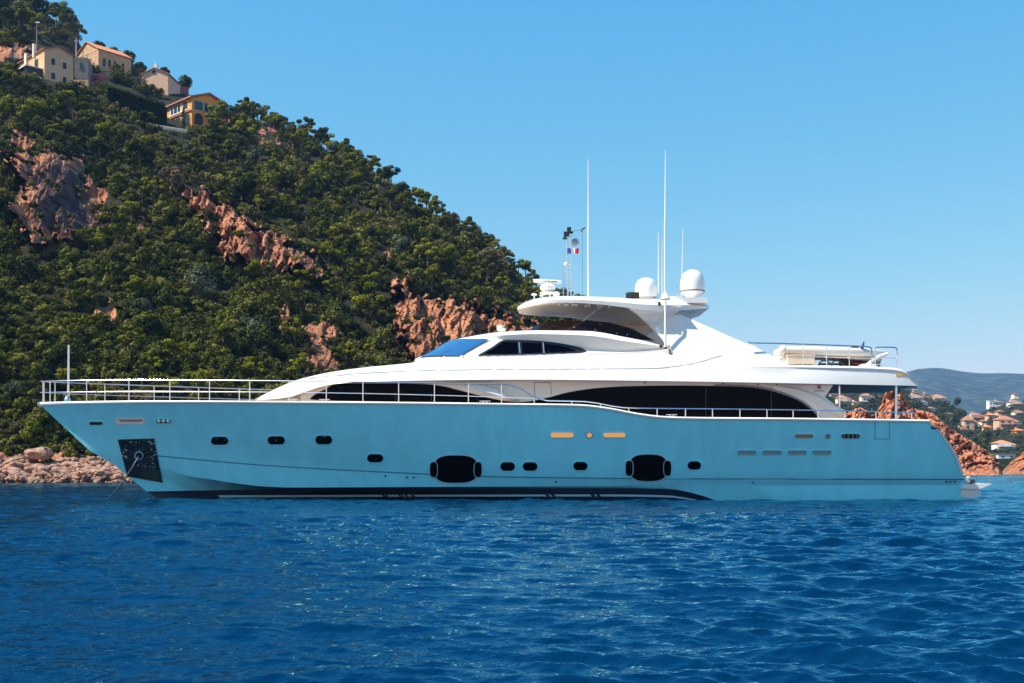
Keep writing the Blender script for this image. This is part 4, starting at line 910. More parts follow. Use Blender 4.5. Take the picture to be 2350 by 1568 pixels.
def shp(px, db=0.0, up=0.0):
    y, b = sheer(px); p = PB(px, float(y), b + db); return (p[0], p[1], p[2] + up)
# deck edge rail (white rubbing strake) and decks
dk = MB(); st = list(np.linspace(91, 2133, 110))
for sgn in (0, 1):
    sec = [[shp(x, 0.03, -0.06) for x in st], [shp(x, 0.06, 0.0) for x in st], [shp(x, 0.02, 0.045) for x in st], [shp(x, -0.16, 0.045) for x in st], [shp(x, -0.18, -0.10) for x in st]]
    if sgn: sec = [flip(q) for q in sec]
    dk.grid(sec)
e0, e1 = shp(2133, 0.05, 0.04), shp(2133, 0.05, -0.06)
slope = [(2134, 966), (2146, 978), (2160, 990), (2183, 1020), (2200, 1050), (2212, 1085)]
for sgn in (0, 1):
    a = [HS.p(x - 1, y, 0.03) for x, y in slope]; b = [HS.p(x - 7, y + 1, 0.02) for x, y in slope]; c = [(p[0] + .06, p[1] + .25, p[2] + .02) for p in a]
    if sgn: a, b, c = flip(a), flip(b), flip(c)
    dk.grid([b, a, c])
dk.build('deck_edge', M['white'], hull)
d = MB(); d.grid([[shp(x, -0.12, -0.02) for x in st], flip([shp(x, -0.12, -0.02) for x in st])]); d.build('deck', M['teak'], Y)
# knuckle and upper lines: thin dark grooves moulded into the hull
def line_on(S, pts, wdt, name, m, parent, off=0.012, n=40):
    xs = np.linspace(pts[0][0], pts[-1][0], n); ys = curve(pts, xs)
    return MB().grid([[S.p(x, y - wdt / 2, off) for x, y in zip(xs, ys)], [S.p(x, y + wdt / 2, off) for x, y in zip(xs, ys)]]).build(name, m, parent)
M['groove'] = mat('hull_groove', (0.05, 0.25, 0.36), 0.4)
line_on(HS, [(p[0], p[1] + 1.5) for p in KN[1:]], 2.6, 'spray_rail', M['groove'], hull, 0.015)
# portholes (frame with a pane)
for cx, cy, w_, h_ in [(504, 1012, 40, 18.5), (634, 1011, 40, 19), (743, 1010, 39, 20), (861, 1052, 37, 19), (1165, 1071, 34, 20), (1216.5, 1071, 34, 20), (1332, 1070, 33, 19.5), (1593.5, 1068.5, 31, 19.5)]:
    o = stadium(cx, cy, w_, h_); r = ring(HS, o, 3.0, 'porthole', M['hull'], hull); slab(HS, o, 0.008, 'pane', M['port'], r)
for cx, cy, w_, h_ in [(1046, 1077, 100, 63), (1488, 1074, 86, 61)]:
    o = superellipse(cx, cy, w_, h_, 40, 3.0); r = ring(HS, o, 2.4, 'hull_window', M['stripe'], hull, 0.03); slab(HS, o, 0.028, 'pane', M['port'], r)
    for s_ in (-1, 1):
        o2 = superellipse(cx + s_ * (w_ / 2 + 1), cy + 1, 17, 35, 20, 3)
        r2 = ring(HS, o2, 1.6, 'side_frame', M['stripe'], r, 0.06, 0.02); slab(HS, o2, 0.042, 'side_pane', M['port'], r)
# slots, some with an added glow, and drains in the hull
def slot(cx, cy, w_, h_, m, name='freeing_port', g=1.8, label=None, rim=None):
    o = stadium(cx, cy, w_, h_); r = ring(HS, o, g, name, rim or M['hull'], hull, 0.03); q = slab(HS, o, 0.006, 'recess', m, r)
    if label: r['label'] = label
    return r
slot(220, 972, 30, 7, M['black'], 'fairlead')
f1 = slot(297.6, 967, 68, 12, M['white'], 'fairlead', 1.5, 'white lined mooring fairlead', M['white'])
slab(HS, stadium(300, 965.5, 52, 4), 0.02, 'opening', M['brown'], f1)
f2 = slot(375, 967, 33, 9, M['black'], 'fairlead')
for k in range(3): MB().ball(HS.p(365 + k * 10.5, 966.5, 0.03), 0.075, 10).build('roller', M['white'], f2)
slot(1290, 998.4, 53, 11, M['amber'], label='slot with warm lining given an added glow'); slot(1410, 998.4, 51, 10, M['amber'])
slot(1352.6, 998.7, 12, 11.9, M['amber'], 'hawse_hole', 2.0, None, M['steel'])
slot(1845.6, 1001.5, 42, 9, M['brown']); slot(1900, 1001.7, 8, 7.9, M['brown'], 'hawse_hole', 2.0, None, M['steel'])
q = slot(1952, 1001.5, 42, 10.5, M['black'])
for k in range(4): slab(HS, stadium(1937 + k * 10, 1001.5, 1.8, 8), 0.02, 'bar', M['brown'], q)
for cx in (1714, 1772, 1829.5, 1886): slot(cx, 1039.3, 44, 10, M['sage'], 'engine_vent', 1.6)
for cx, cy in [(884.7, 1093), (934, 1096), (949, 1096), (1276, 1106), (1728, 1108), (2172, 1106), (2180.5, 1106), (2191, 1106)]:
    slab(HS, stadium(cx, cy, 4.6, 4.5), 0.015, 'drain', M['black'], hull)
slab(HS, [(2136, 978), (2150, 979), (2157, 985), (2152, 986), (2138, 985)], 0.02, 'stern_fairlead', M['black'], hull)
pn = [(2008, 967), (2041, 967), (2041, 1008), (2008, 1008)]
M['seam'] = mat('door_seam', (0.06, 0.27, 0.40), 0.4)
mb = MB()
for (a, b) in zip(pn, pn[1:] + pn[:1]):
    xs = np.linspace(a[0], b[0], 8); ys = np.linspace(a[1], b[1], 8); dx, dy = (0.6, 0) if abs(a[0] - b[0]) < 1 else (0, 0.6)
    mb.grid([[HS.p(x - dx, y - dy, .012) for x, y in zip(xs, ys)], [HS.p(x + dx, y + dy, .012) for x, y in zip(xs, ys)]])
mb.build('boarding_door', M['seam'], hull)
# stripe breaks
for cx, w_ in [(884, 14), (921, 11), (934, 6), (948, 9), (1258, 8), (1271, 8), (1362, 9), (1375, 8)]:
    o = [(cx - w_ / 2 - 4, 1135), (cx + w_ / 2 - 4, 1135), (cx + w_ / 2 + 4, 1142), (cx - w_ / 2 + 4, 1142)]
    slab(HS, o, 0.012, 'draught_mark', M['navy'], hull, 0.03)
# anchor pocket: steel plate, hawse pipe, dark shadowless lower plate, chain
A4 = [(271, 1010), (352, 1007.5), (361, 1060), (362, 1077), (318, 1066), (290, 1062)]
pk = slab(HS, [(270, 1009), (353, 1006.5), (373, 1108), (292, 1094)], 0.035, 'anchor_pocket', M['black'], hull)
slab(HS, [(276, 1012), (350, 1010), (364, 1080), (310, 1068), (291, 1073)], 0.055, 'wear_plate', M['steelp'], pk)
rgw = random.Random(3); mb = MB()
for k in range(46):
    e_ = rgw.random(); 
    if k < 14: x, y = 279 + rgw.uniform(0, 12), 1020 + rgw.uniform(0, 32)
    elif k < 26: x, y = rgw.uniform(346, 357), rgw.uniform(1016, 1070)
    elif k < 38: x, y = rgw.uniform(315, 358), rgw.uniform(1061, 1074)
    else: x, y = rgw.uniform(285, 350), rgw.uniform(1012, 1016)
    q = rgw.uniform(1.0, 2.6); sl = rgw.uniform(-.8, .8); mb.add([HS.p(x - q, y + sl, .064), HS.p(x, y - q * .5, .07), HS.p(x + q, y - sl, .064), HS.p(x, y + q * .5, .064)], [(0, 1, 2, 3)])
mb.build('glint_flecks', M['glint'], pk, smooth=False)['kind'] = 'stuff'
ring(HS, stadium(319, 1046, 15, 14.5), 4, 'hawse_pipe', M['steel'], pk, 0.13, 0.06)
c0 = HS.p(319, 1046, 0.12); c1 = P(231, 1163, YC - 2.6)
ch = MB(); n = 46
for k in range(n):
    t = k / (n - 1); q = Vector(c0).lerp(Vector(c1), t); q.z -= 0.18 * math.sin(math.pi * t)
    q2 = Vector(c0).lerp(Vector(c1), (k + 1) / (n - 1)); q2.z -= 0.18 * math.sin(math.pi * min(1, (k + 1) / (n - 1)))
    ch.tube([q, q.lerp(q2, 0.45), q2], [0.028, 0.016 if k % 2 else 0.030, 0.028], 5)
ch.build('anchor_chain', M['navy'], Y, smooth=True)
# swim platform and stern gear
sp = MB()
for o, z0 in [([(2207, 1122), (2250, 1122), (2262, 1117), (2277, 1111), (2272, 1109.5), (2214, 1112)], 0)]:
    A = [PB(x, y, 2.7) for x, y in o]; sp.prism(A, flip(A))
A = [PB(x, y, 2.55) for x, y in [(2206, 1123), (2250, 1123), (2249, 1138), (2240, 1142), (2206, 1142)]]; sp.prism(A, flip(A))
plat = sp.build('swim_platform', M['white'], Y)
mb = MB()
for k in range(3):
    mb.tube([PB(2219 + (5 - k) * math.cos(a) + 2 * k, 1101 + (5 + k) * math.sin(a), 2.2 - .09 * k) for a in np.linspace(0.3 * k, 5.6, 14)], 0.035, 6)
mb.build('fender_coil', M['rubber'], plat)
MB().box(PB(2226, 1105, 1.9), (.28, .3, .16)).build('stern_bollard', M['dark'], plat)
MB().tube([PB(2208, 1085, 2.3), PB(2222, 1089, 2.3), PB(2232, 1094, 2.3), PB(2238, 1101, 2.3)], 0.012, 5).build('mooring_line', M['grey'], plat)

# ---- main deckhouse: recessed side wall with its long dark windows
WB = [(585, .35), (640, 1.1), (700, 1.75), (800, 2.3), (900, 2.52), (1000, 2.65), (1937, 2.65)]
class Wall(Surf):
    def __init__(s): pass
    def at(s, px, py): return float(curve(WB, px))
WS = Wall()
hx = list(np.linspace(690, 1880, 60)) + [1886, 1893]
top = [873 + 11 * sstep(1400, 1900, np.array(x)) for x in hx]
mb = MB()
def both(fn):
    for s_ in (0, 1): fn((lambda q: flip(q)) if s_ else (lambda q: q))
def wall(fl):
    a = [WS.p(x, t - 3, 0) for x, t in zip(hx, top)]; b = [WS.p(x, 972, 0) for x in hx]
    mb.grid([fl(a), fl(b)])
    cx = [1893, 1900, 1908, 1915, 1922, 1930, 1936, 1938]; cy = [911.5, 917, 923, 928.3, 933, 937, 941, 958]
    mb.grid([fl([WS.p(x, y, 0) for x, y in zip(cx, cy)]), fl([WS.p(x, 972, 0) for x in cx])])
    mb.grid([fl([WS.p(x, y, -.22) for x, y in zip(cx, cy)]), fl([WS.p(x, y, 0) for x, y in zip(cx, cy)])])
    mb.add(fl([WS.p(1893, 911.5, 0), WS.p(1912.5, 883.5, 0), WS.p(1893, 880, 0)]), [(0, 1, 2)])
    mb.add(fl([WS.p(1893, 911.5, 0), WS.p(1912.5, 883.5, 0), WS.p(1912.5, 883.5, -.2), WS.p(1893, 911.5, -.2)]), [(0, 1, 2, 3)])
both(wall)
house = mb.build('deckhouse', M['white'], Y)
A = [WS.p(1890, 880, -.02), WS.p(1890, 972, -.02)]; MB().grid([A, flip(A)]).build('aft_bulkhead', M['white'], house)
A = [(1893, 892), (1893, 966)]
MB().prism([PB(1892, 892, 1.4), PB(1892, 968, 1.4), PB(1892, 968, -1.4), PB(1892, 892, -1.4)], [PB(1895, 892, 1.4), PB(1895, 968, 1.4), PB(1895, 968, -1.4), PB(1895, 892, -1.4)]).build('saloon_door', M['dglass'], house)
def strip_window(topc, botc, x0, x1, off, name, m, parent, n=50, S=WS):
    xs = np.linspace(x0, x1, n); t = curve(topc, xs); b = curve(botc, xs)
    mb = MB(); A = [S.p(x, y, off) for x, y in zip(xs, t)]; B = [S.p(x, max(y, yt + .3), off) for x, y, yt in zip(xs, b, t)]
    mb.grid([[(p[0], p[1] + .05, p[2]) for p in A], A, B, [(p[0], p[1] + .05, p[2]) for p in B]]); return mb.build(name, m, parent, weld=False)
fw = strip_window([(712, 914), (722, 906), (745, 894), (770, 881.5), (790, 880), (900, 880), (960, 881), (1010, 885), (1060, 896), (1110, 909), (1150, 919), (1180, 923), (1200, 922.5), (1225, 920)], [(712, 917), (740, 919), (900, 922), (1040, 926), (1225, 933)], 712, 1225, 0.012, 'saloon_window', M['dglass'], house)
for x in (908, 990, 1095): slab(WS, [(x - 1, 902), (x + 1, 902), (x + 1, 920), (x - 1, 920)], 0.03, 'mullion', M['dark'], fw, 0.02)
aw = strip_window([(1225, 920), (1260, 912), (1300, 901.5), (1350, 893), (1400, 888.5), (1460, 886), (1560, 885), (1681, 886.8), (1737, 891), (1793, 904), (1840, 924), (1860, 939), (1876, 955)], [(1225, 933), (1300, 936), (1400, 950), (1500, 961), (1876, 963)], 1225, 1876, 0.012, 'saloon_window', M['dglass'], house, 70)
for x in (1620, 1770): slab(WS, [(x - 1, 890), (x + 1, 890), (x + 1, 960), (x - 1, 960)], 0.03, 'mullion', M['black'], aw, 0.02)
# pale trim following the rear of the long window
xs = np.linspace(1640, 1880, 36)
oc = [(1640, 884.5), (1681, 885), (1737, 888.5), (1793, 901), (1840, 921), (1862, 937), (1880, 955)]
MB().grid([[WS.p(x, y - 2.2, .03) for x, y in zip(xs, curve(oc, xs))], [WS.p(x, y + .6, .05) for x, y in zip(xs, curve(oc, xs))], [WS.p(x - 1, y + 2.2, .01) for x, y in zip(xs, curve(oc, xs))]]).build('window_trim', M['grey'], house)
xs = np.linspace(1760, 1936, 30); oc = [(1760, 884), (1811.7, 888), (1867.7, 902), (1914.5, 928.5), (1936, 940)]
bt = np.interp(xs, [1760, 1790, 1840, 1890, 1936], [2, 7, 16, 20, 18])
MB().grid([[WS.p(x, y, .02) for x, y in zip(xs, curve(oc, xs))], [WS.p(x, y + bq * .3, .09) for x, y, bq in zip(xs, curve(oc, xs), bt)], [WS.p(x - .3 * q, y + q, .04) for x, y, q in zip(xs, curve(oc, xs), bt)], [WS.p(x - .4 * q, y + q * 1.05, .0) for x, y, q in zip(xs, curve(oc, xs), bt)]]).build('side_buttress', M['white'], house)
# faint crew door
mb = MB()
for a, b in [((1226, 877), (1228, 919)), ((1263, 877), (1266, 906)), ((1226, 878), (1263, 878))]:
    mb.tube([WS.p(*a, .006), WS.p(*b, .006)], .012, 4)
mb.build('side_door', M['grey'], house)
# swept wing between the window bands: bulges out over the side deck
wt = [(975, 878), (1040, 879), (1085, 881.5), (1120, 888), (1150, 899), (1175, 911), (1192, 918)]
wb_ = [(975, 881), (1010, 885), (1060, 897), (1110, 910), (1140, 917), (1165, 920.5), (1192, 919)]
xs = np.linspace(975, 1192, 30); t = curve(wt, xs); b = curve(wb_, xs); bul = 0.46 * sstep(975, 1130, xs) * (1 - 0.6 * sstep(1150, 1192, xs))
mb = MB(); mb.grid([[WS.p(x, y - 1, 0) for x, y in zip(xs, t)], [WS.p(x, y, q * .8) for x, y, q in zip(xs, t, bul)], [WS.p(x, y * .5 + z * .5, q) for x, y, z, q in zip(xs, t, b, bul)], [WS.p(x, z, q * .7) for x, z, q in zip(xs, b, bul)], [WS.p(x, z + 1, 0) for x, z in zip(xs, b)]])
mb.build('side_wing', M['white'], house)
# builder's plate: square emblem over a line of small letters
em = slab(WS, [(1876, 884.5), (1884, 884.5), (1884, 892.5), (1876, 892.5)], .02, 'emblem', M['brown'], house, .02)
mb = MB()
for k in range(11): mb.box(WS.p(1869.5 + k * 2.2, 897.3, .02), (.022, .01, .045 if k % 3 else .03))
mb.build('emblem_lettering', M['grey'], house)
for x, y in [(672, 913.5), (745, 915), (1113, 920.5), (1541, 951)]:
    MB().box(shp(x, -.18, .11), (.42, .08, .03)).box(shp(x - 4, -.18, .06), (.05, .06, .08)).box(shp(x + 4, -.18, .06), (.05, .06, .08)).build('cleat', M['steel'], Y)
# post of the aft deck and small post by the door
MB().tube([PB(2056, 884, 2.35), PB(2056, 963, 2.45)], .055, 10).build('aft_post', M['steel'], Y)
MB().tube([PB(2056, 884, -2.35), PB(2056, 963, -2.45)], .055, 10).build('aft_post', M['steel'], Y)
MB().tube([PB(1926, 884, 2.3), PB(1926, 968, 2.3)], .04, 8).build('door_post', M['steel'], Y)

# ---- upper deck body: brow over the side decks, running aft to the overhang
SX = [585, 600, 620, 640, 670, 700, 730, 760, 800, 850, 900, 940, 970, 1000, 1060, 1130, 1200, 1300, 1400, 1470, 1500, 1530, 1600, 1700, 1800, 1850, 1900, 1950, 2000, 2050, 2068, 2078, 2088, 2105]
c0 = [(585, 919), (620, 917), (660, 913), (700, 900), (740, 887), (780, 880), (900, 875.5), (1000, 873.5), (1200, 872), (1500, 875), (1800, 880), (2000, 884), (2105, 886)]
c1 = [(585, 917.5), (610, 909), (640, 897), (670, 885), (700, 876), (760, 866), (850, 858), (940, 853), (1000, 850), (1200, 847), (1500, 846), (1800, 847), (2000, 850), (2050, 853), (2078, 859), (2088, 866), (2105, 883.5)]
c2 = [(585, 916.5), (610, 903.5), (640, 889), (670, 876), (700, 867), (760, 854), (850, 842), (940, 833.5), (970, 828), (1060, 823), (1200, 820), (1400, 816), (1500, 813), (1530, 813), (1600, 822), (1700, 832), (1800, 837.5), (2000, 841.5), (2050, 844), (2068, 847.5), (2078, 853), (2088, 865), (2105, 882)]
b0 = [(585, .3), (620, 1.0), (670, 1.72), (730, 2.3), (800, 2.72), (900, 3.02), (1000, 3.15), (1200, 3.25), (1800, 3.25), (1900, 3.1), (2000, 2.75), (2075, 2.5), (2105, 2.35)]
bx = [curve(b0, x) for x in SX]
d1 = [(585, .03), (640, .12), (760, .2), (1000, .2), (1500, .2), (1900, .17), (2105, .05)]
d2 = [(585, .08), (640, .35), (760, .62), (1000, .75), (1450, .75), (1600, .42), (1800, .28), (2105, .08)]
y0, y1, y2 = curve(c0, SX), curve(c1, SX), curve(c2, SX); dd1, dd2 = curve(d1, SX), curve(d2, SX)
m1 = (y0 + y1) / 2
sec = [[PB(x, y, 0) for x, y in zip(SX, y0)], [PB(x, y, b - .25) for x, y, b in zip(SX, y0, bx)], [PB(x, y, b) for x, y, b in zip(SX, y0 - .5, bx)],
       [PB(x, y, b - .35 * q) for x, y, b, q in zip(SX, m1, bx, dd1)],
       [PB(x, y, b - q) for x, y, b, q in zip(SX, y1, bx, dd1)], [PB(x, y * .5 + z * .5, b - q * .5 - r * .5 + .06) for x, y, z, b, q, r in zip(SX, y1, y2, bx, dd1, dd2)],
       [PB(x, y, b - q) for x, y, b, q in zip(SX, y2, bx, dd2)],
       [PB(x, y + 1, b - q - .35) for x, y, b, q in zip(SX, y2, np.maximum(bx, .8), dd2)], [PB(x, y + 1 + 9 * (x > 1540), 0) for x, y in zip(SX, y2)]]
PXs = np.array([SX] * 5); PYs = np.array([y0, m1, y1, (y1 + y2) / 2, y2]); Bs = np.array([bx, np.array(bx) - .35 * dd1, np.array(bx) - dd1, np.array(bx) - dd1 * .5 - dd2 * .5 + .06, np.array(bx) - dd2])
US = Surf(PXs, PYs, Bs)
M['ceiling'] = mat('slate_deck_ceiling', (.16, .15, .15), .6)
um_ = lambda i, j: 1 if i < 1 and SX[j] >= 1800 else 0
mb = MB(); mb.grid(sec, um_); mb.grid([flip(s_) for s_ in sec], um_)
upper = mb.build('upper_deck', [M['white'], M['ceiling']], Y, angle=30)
line_on(US, [(700, 868.5), (850, 855.5), (1000, 850), (1200, 847.5), (1420, 846.5), (1500, 845.5), (1560, 840), (1610, 830), (1656, 816)], 2.2, 'trim_line', M['grey'], upper, .012, 60)
slab(US, [(2056, 858.5), (2070, 858.5), (2085, 861.5), (2070, 863.5), (2056, 863.5)], .02, 'stern_lamp', M['orange_glass'], upper)
for x, y in [(1740, 881), (1783, 881.5), (1660, 879.5), (1480, 877.5)]: MB().ball(PB(x, y + 1, 3.1), .035, 8).build('deck_light', M['dark'], upper)

# ---- pilothouse: rings from base to roof, each from the middle of the front to the rear
def pring(px, py, b, n=46):
    u = np.linspace(0, 1, n); k = np.linspace(0, 1, len(px)); return pchip(u, k, px), pchip(u, k, py), pchip(u, k, b)
R0 = pring([953, 978, 1020, 1062, 1200, 1345, 1440, 1535], [824, 822, 820.5, 819, 817.5, 813, 809, 803], [0, 1.25, 1.95, 2.3, 2.48, 2.48, 2.45, 2.4])
R1 = pring([1046, 1068, 1096, 1127, 1230, 1345, 1440, 1535], [781.5, 780.5, 779.6, 779, 783.5, 801, 807, 800.5], [0, 1.15, 1.75, 2.08, 2.2, 2.22, 2.28, 2.32])
R2 = pring([1050, 1072, 1100, 1132, 1230, 1345, 1440, 1535], [778, 776, 773.5, 771, 766.5, 770, 784, 797], [0, 1.12, 1.74, 2.1, 2.38, 2.5, 2.5, 2.38])
R3 = pring([1058, 1080, 1108, 1140, 1232, 1345, 1440, 1535], [776, 772, 767.5, 763, 758.7, 760, 775, 794.5], [0, .95, 1.5, 1.85, 2.15, 2.28, 2.3, 2.2])
rr = [R0, tuple(a * .5 + b * .5 for a, b in zip(R0, R1)), R1, R2, R3]
PS = Surf(np.array([r[0] for r in rr[:3]]), np.array([r[1] for r in rr[:3]]), np.array([r[2] for r in rr[:3]]), 12)
g = [[PB(x, y, b) for x, y, b in zip(*r)] for r in rr]
base = [(p[0], p[1], p[2] - .3) for p in g[0]]
mb = MB(); mb.grid([base] + g); mb.grid([flip(q) for q in [base] + g])
mb.grid([g[-1], [(p[0], YC, p[2] + .02) for p in g[-1]]]); mb.grid([flip(g[-1]), [(p[0], YC, p[2] + .02) for p in g[-1]]])
mb.grid([[q[-1] for q in [base] + g], [flip([q[-1]])[0] for q in [base] + g]])
pilot = mb.build('pilothouse', M['white'], Y, angle=32)
def patch(S, topc, botc, x0, x1, off, name, m, parent, n=30, k=4, sh=(0, 0, 0)):
    xs = np.linspace(x0, x1, n); t = curve(topc, xs); b = curve(botc, xs)
    return MB().grid([[tuple(np.add(S.p(x, y + (z - y) * i / k, off), sh)) for x, y, z in zip(xs, t, b)] for i in range(k + 1)]).build(name, m, parent)
sw = patch(PS, [(1096, 815.5), (1125, 799), (1160, 779.8), (1200, 780.8), (1262, 785), (1310, 792.5), (1335, 799), (1345, 805)], [(1096, 816.6), (1180, 814.5), (1270, 811.5), (1335, 809), (1345, 807)], 1096, 1345, .035, 'side_window', M['black'], pilot, 44)
for tp, bt, a, b in [([(1112, 811), (1135, 798), (1160, 784), (1188, 785)], [(1112, 812.5), (1188, 811.5)], 1112, 1188), ([(1198, 785.5), (1243, 788.5)], [(1198, 811), (1243, 809)], 1198, 1243), ([(1251, 789.5), (1290, 795), (1320, 803)], [(1251, 808.8), (1290, 807.3), (1320, 806)], 1251, 1320)]:
    patch(PS, tp, bt, a, b, .05, 'pane', M['dglass'], sw, 14)
for x in (1192, 1247): MB().tube([PS.p(x - 1, 786, .06), PS.p(x + 2, 811, .06)], .02, 5).build('mullion', M['steel'], sw)
ws = patch(PS, [(964, 821), (985, 811), (1010, 798), (1035, 785), (1050, 781), (1090, 780.3), (1126, 780)], [(964, 821.6), (1000, 819.5), (1058, 818.5), (1075, 809), (1100, 795), (1126, 780.6)], 964, 1126, .03, 'windscreen', M['wglass'], pilot, 40, 6, (-.05, 0, .05))
MB().tube([PS.p(1010, 818, .12), PS.p(1030, 806, .14), PS.p(1050, 792, .14)], [.03, .035, .015], 5).build('wiper', M['dark'], ws)
for x, y in [(962, 823), (1020, 820.5), (1060, 818)]: MB().ball(PS.p(x, y, .05), .05, 8).build('washer_nozzle', M['white'], pilot)
mb = MB().box(P(1152, 757, YC - .6), (.28, .2, .1)).lathe(P(1146, 753, YC - .6), [(.001, -.11), (.1, -.1), (.12, 0), (.11, .12), (.001, .13)], 12, 0, 'x').tube([P(1152, 760, YC - .6), P(1152, 768, YC - .6)], .05, 8)
mb.build('searchlight', M['white'], pilot)
# flybridge screen
def quad_sheet(pts, name, m, parent, th=.02):
    return poly_slab(pts, th, name, m, parent, smooth=False)
scr = quad_sheet([PB(1300, 760, 2.05), PB(1345, 735.5, 1.85), PB(1400, 741, 1.9), PB(1450, 755, 2.0), PB(1500, 782, 2.1), PB(1440, 777, 2.15), PB(1380, 766, 2.1)], 'flybridge_screen', M['smoke'], Y)
fr = MB().grid([[PB(1345, 735.5, 1.85), PB(1290, 736, 1.2), PB(1262, 736, .6), PB(1250, 737, 0)], [PB(1300, 760, 2.05), PB(1255, 760, 1.3), PB(1228, 761, .7), PB(1215, 762, 0)]]).build('front_screen', M['smoke'], scr, smooth=False)
MB().grid([[PB(1250, 737, 0), PB(1248, 738, -.7), PB(1258, 739, -1.3), PB(1290, 740, -1.85)], [PB(1215, 762, 0), PB(1200, 764, -.7), PB(1196, 766, -1.3), PB(1215, 768, -2.05)]]).build('front_screen', M['blueglass'], scr, smooth=False)
quad_sheet([(p[0], 2 * YC - p[1], p[2]) for p in [PB(1300, 760, 2.05), PB(1345, 735.5, 1.85), PB(1400, 741, 1.9), PB(1450, 755, 2.0), PB(1500, 782, 2.1)]], 'far_screen', M['smoke'], scr)
mb = MB()
for s_ in (1, -1):
    mb.tube([PB(1300, 760, 2.06 * s_), PB(1345, 735.5, 1.86 * s_), PB(1400, 741, 1.91 * s_), PB(1450, 755, 2.01 * s_), PB(1500, 782, 2.11 * s_)], .018, 5)
mb.build('screen_frame', M['dark'], scr)
for x, y in [(1318, 751), (1377, 745), (1416, 765), (1366, 757), (1440, 768)]: MB().ball(PB(x, y, 2.12), .025, 6).build('screen_stud', M['steel'], scr)
MB().box(P(1345, 768, YC), (1.2, 2.4, .5)).build('helm_console', M['brown'], Y)
MB().tube([PB(1338, 737, 1.9), PB(1387, 699, 2.1)], .03, 6).build('hardtop_strut', M['steel'], Y)
MB().tube([PB(1338, 737, -1.9), PB(1387, 702, -2.1)], .03, 6).build('hardtop_strut', M['steel'], Y)

# ---- hardtop
HX = [1187, 1192, 1205, 1225, 1250, 1280, 1330, 1380, 1430, 1470, 1510, 1550, 1580, 1605, 1628]
hbv = [(1187, .0), (1192, .7), (1205, 1.15), (1225, 1.6), (1250, 1.92), (1280, 2.16), (1330, 2.38), (1400, 2.55), (1480, 2.68), (1540, 2.66), (1580, 2.3), (1605, 1.9), (1628, 1.3)]
ht = [(1187, 707), (1205, 696), (1225, 689), (1250, 684), (1280, 682), (1330, 682), (1400, 684.5), (1480, 688), (1550, 690), (1590, 693), (1628, 703)]
hl = [(1187, 711), (1205, 706), (1225, 701), (1250, 697), (1280, 694.5), (1330, 695.5), (1400, 701), (1450, 708), (1490, 713.5), (1530, 714.5), (1570, 712), (1628, 707)]
hu = [(1187, 709), (1250, 700), (1330, 695), (1450, 705), (1530, 709), (1628, 706)]
bb, tt, ll, uu = curve(hbv, HX), curve(ht, HX), curve(hl, HX), curve(hu, HX)
sec = [[PB(x, u + .5, 0) for x, u in zip(HX, uu)], [PB(x, u + 1, b * .6) for x, u, b in zip(HX, uu, bb)], [PB(x, l + .5, b * .93) for x, l, b in zip(HX, ll, bb)],
       [PB(x, l, b) for x, l, b in zip(HX, ll, bb)], [PB(x, l * .45 + t * .55, b + .03) for x, l, t, b in zip(HX, ll, tt, bb)], [PB(x, t, b - .12 * (b > .3)) for x, t, b in zip(HX, tt, bb)],
       [PB(x, t - 1.5, b * .55) for x, t, b in zip(HX, tt, bb)], [PB(x, t - 2.5, 0) for x, t in zip(HX, tt)]]
hmf = lambda i, j: 1 if i < 2 and j < 10 else 0
mb = MB(); mb.grid(sec, hmf); mb.grid([flip(s_) for s_ in sec], hmf)
hard = mb.build('hardtop', [M['white'], M['under']], Y, angle=40)
mb = MB()
for x in [1283, 1296, 1301, 1315, 1322, 1345, 1352, 1372, 1380, 1398]:
    mb.box(PB(x, 699 + (x - 1283) * .05, 1.9), (.10, .5, .03))
mb.build('ceiling_lights', M['white'], hard, smooth=False)
# arch legs (both sides): outward gusset under the hardtop, then the swept side fin
def arch(fl, nm):
    mb = MB()
    front = [(1444, 708, 2.62), (1462, 720, 2.5), (1482, 738, 2.4), (1502, 757, 2.4), (1520, 779, 2.5), (1535, 800, 2.62)]
    back = [(1566, 704, 2.70), (1558, 714, 2.5), (1546, 723, 2.3), (1513, 742, 2.22), (1524, 770, 2.45), (1541, 800, 2.62)]
    A = [PB(*q) for q in front]; B = [PB(*q) for q in back]
    A2 = [(p[0], p[1] + .28, p[2]) for p in A]; B2 = [(p[0], p[1] + .28, p[2]) for p in B]
    mb.grid([fl(A2), fl(A), fl(B), fl(B2), fl(A2)])
    fo = [(1513, 741.5, 2.22), (1530, 732, 2.26), (1547, 723, 2.30), (1562, 722, 2.3), (1610, 743, 2.4), (1690, 779, 2.6), (1735, 797, 2.72), (1812, 838, 2.98), (1700, 845, 3.0), (1560, 845, 2.98), (1541, 802, 2.66), (1522, 768, 2.44)]
    A = [PB(*q) for q in fo]; A2 = [(p[0], p[1] + .3, p[2]) for p in A]
    n = len(A); cen = PB(1610, 795, 2.66)
    vs = A + A2 + [cen]; mb.add(fl(vs), [(i, (i + 1) % n, 2 * n) for i in range(n)] + [(i, i + n, (i + 1) % n + n, (i + 1) % n) for i in range(n)])
    return mb.build('arch_leg', M['white'], Y, angle=25)
arch(lambda q: q, 0); arch(flip, 1)
MB().box(PB(1560, 707, 0), (1.5, 4.6, .22)).build('arch_beam', M['white'], Y)
for x, y in [(1517, 796), (1527, 798), (1536, 797)]: MB().ball(PB(x, y - 1, 2.55), .07, 8).build('arch_foot_bolt', M['dark'], Y)
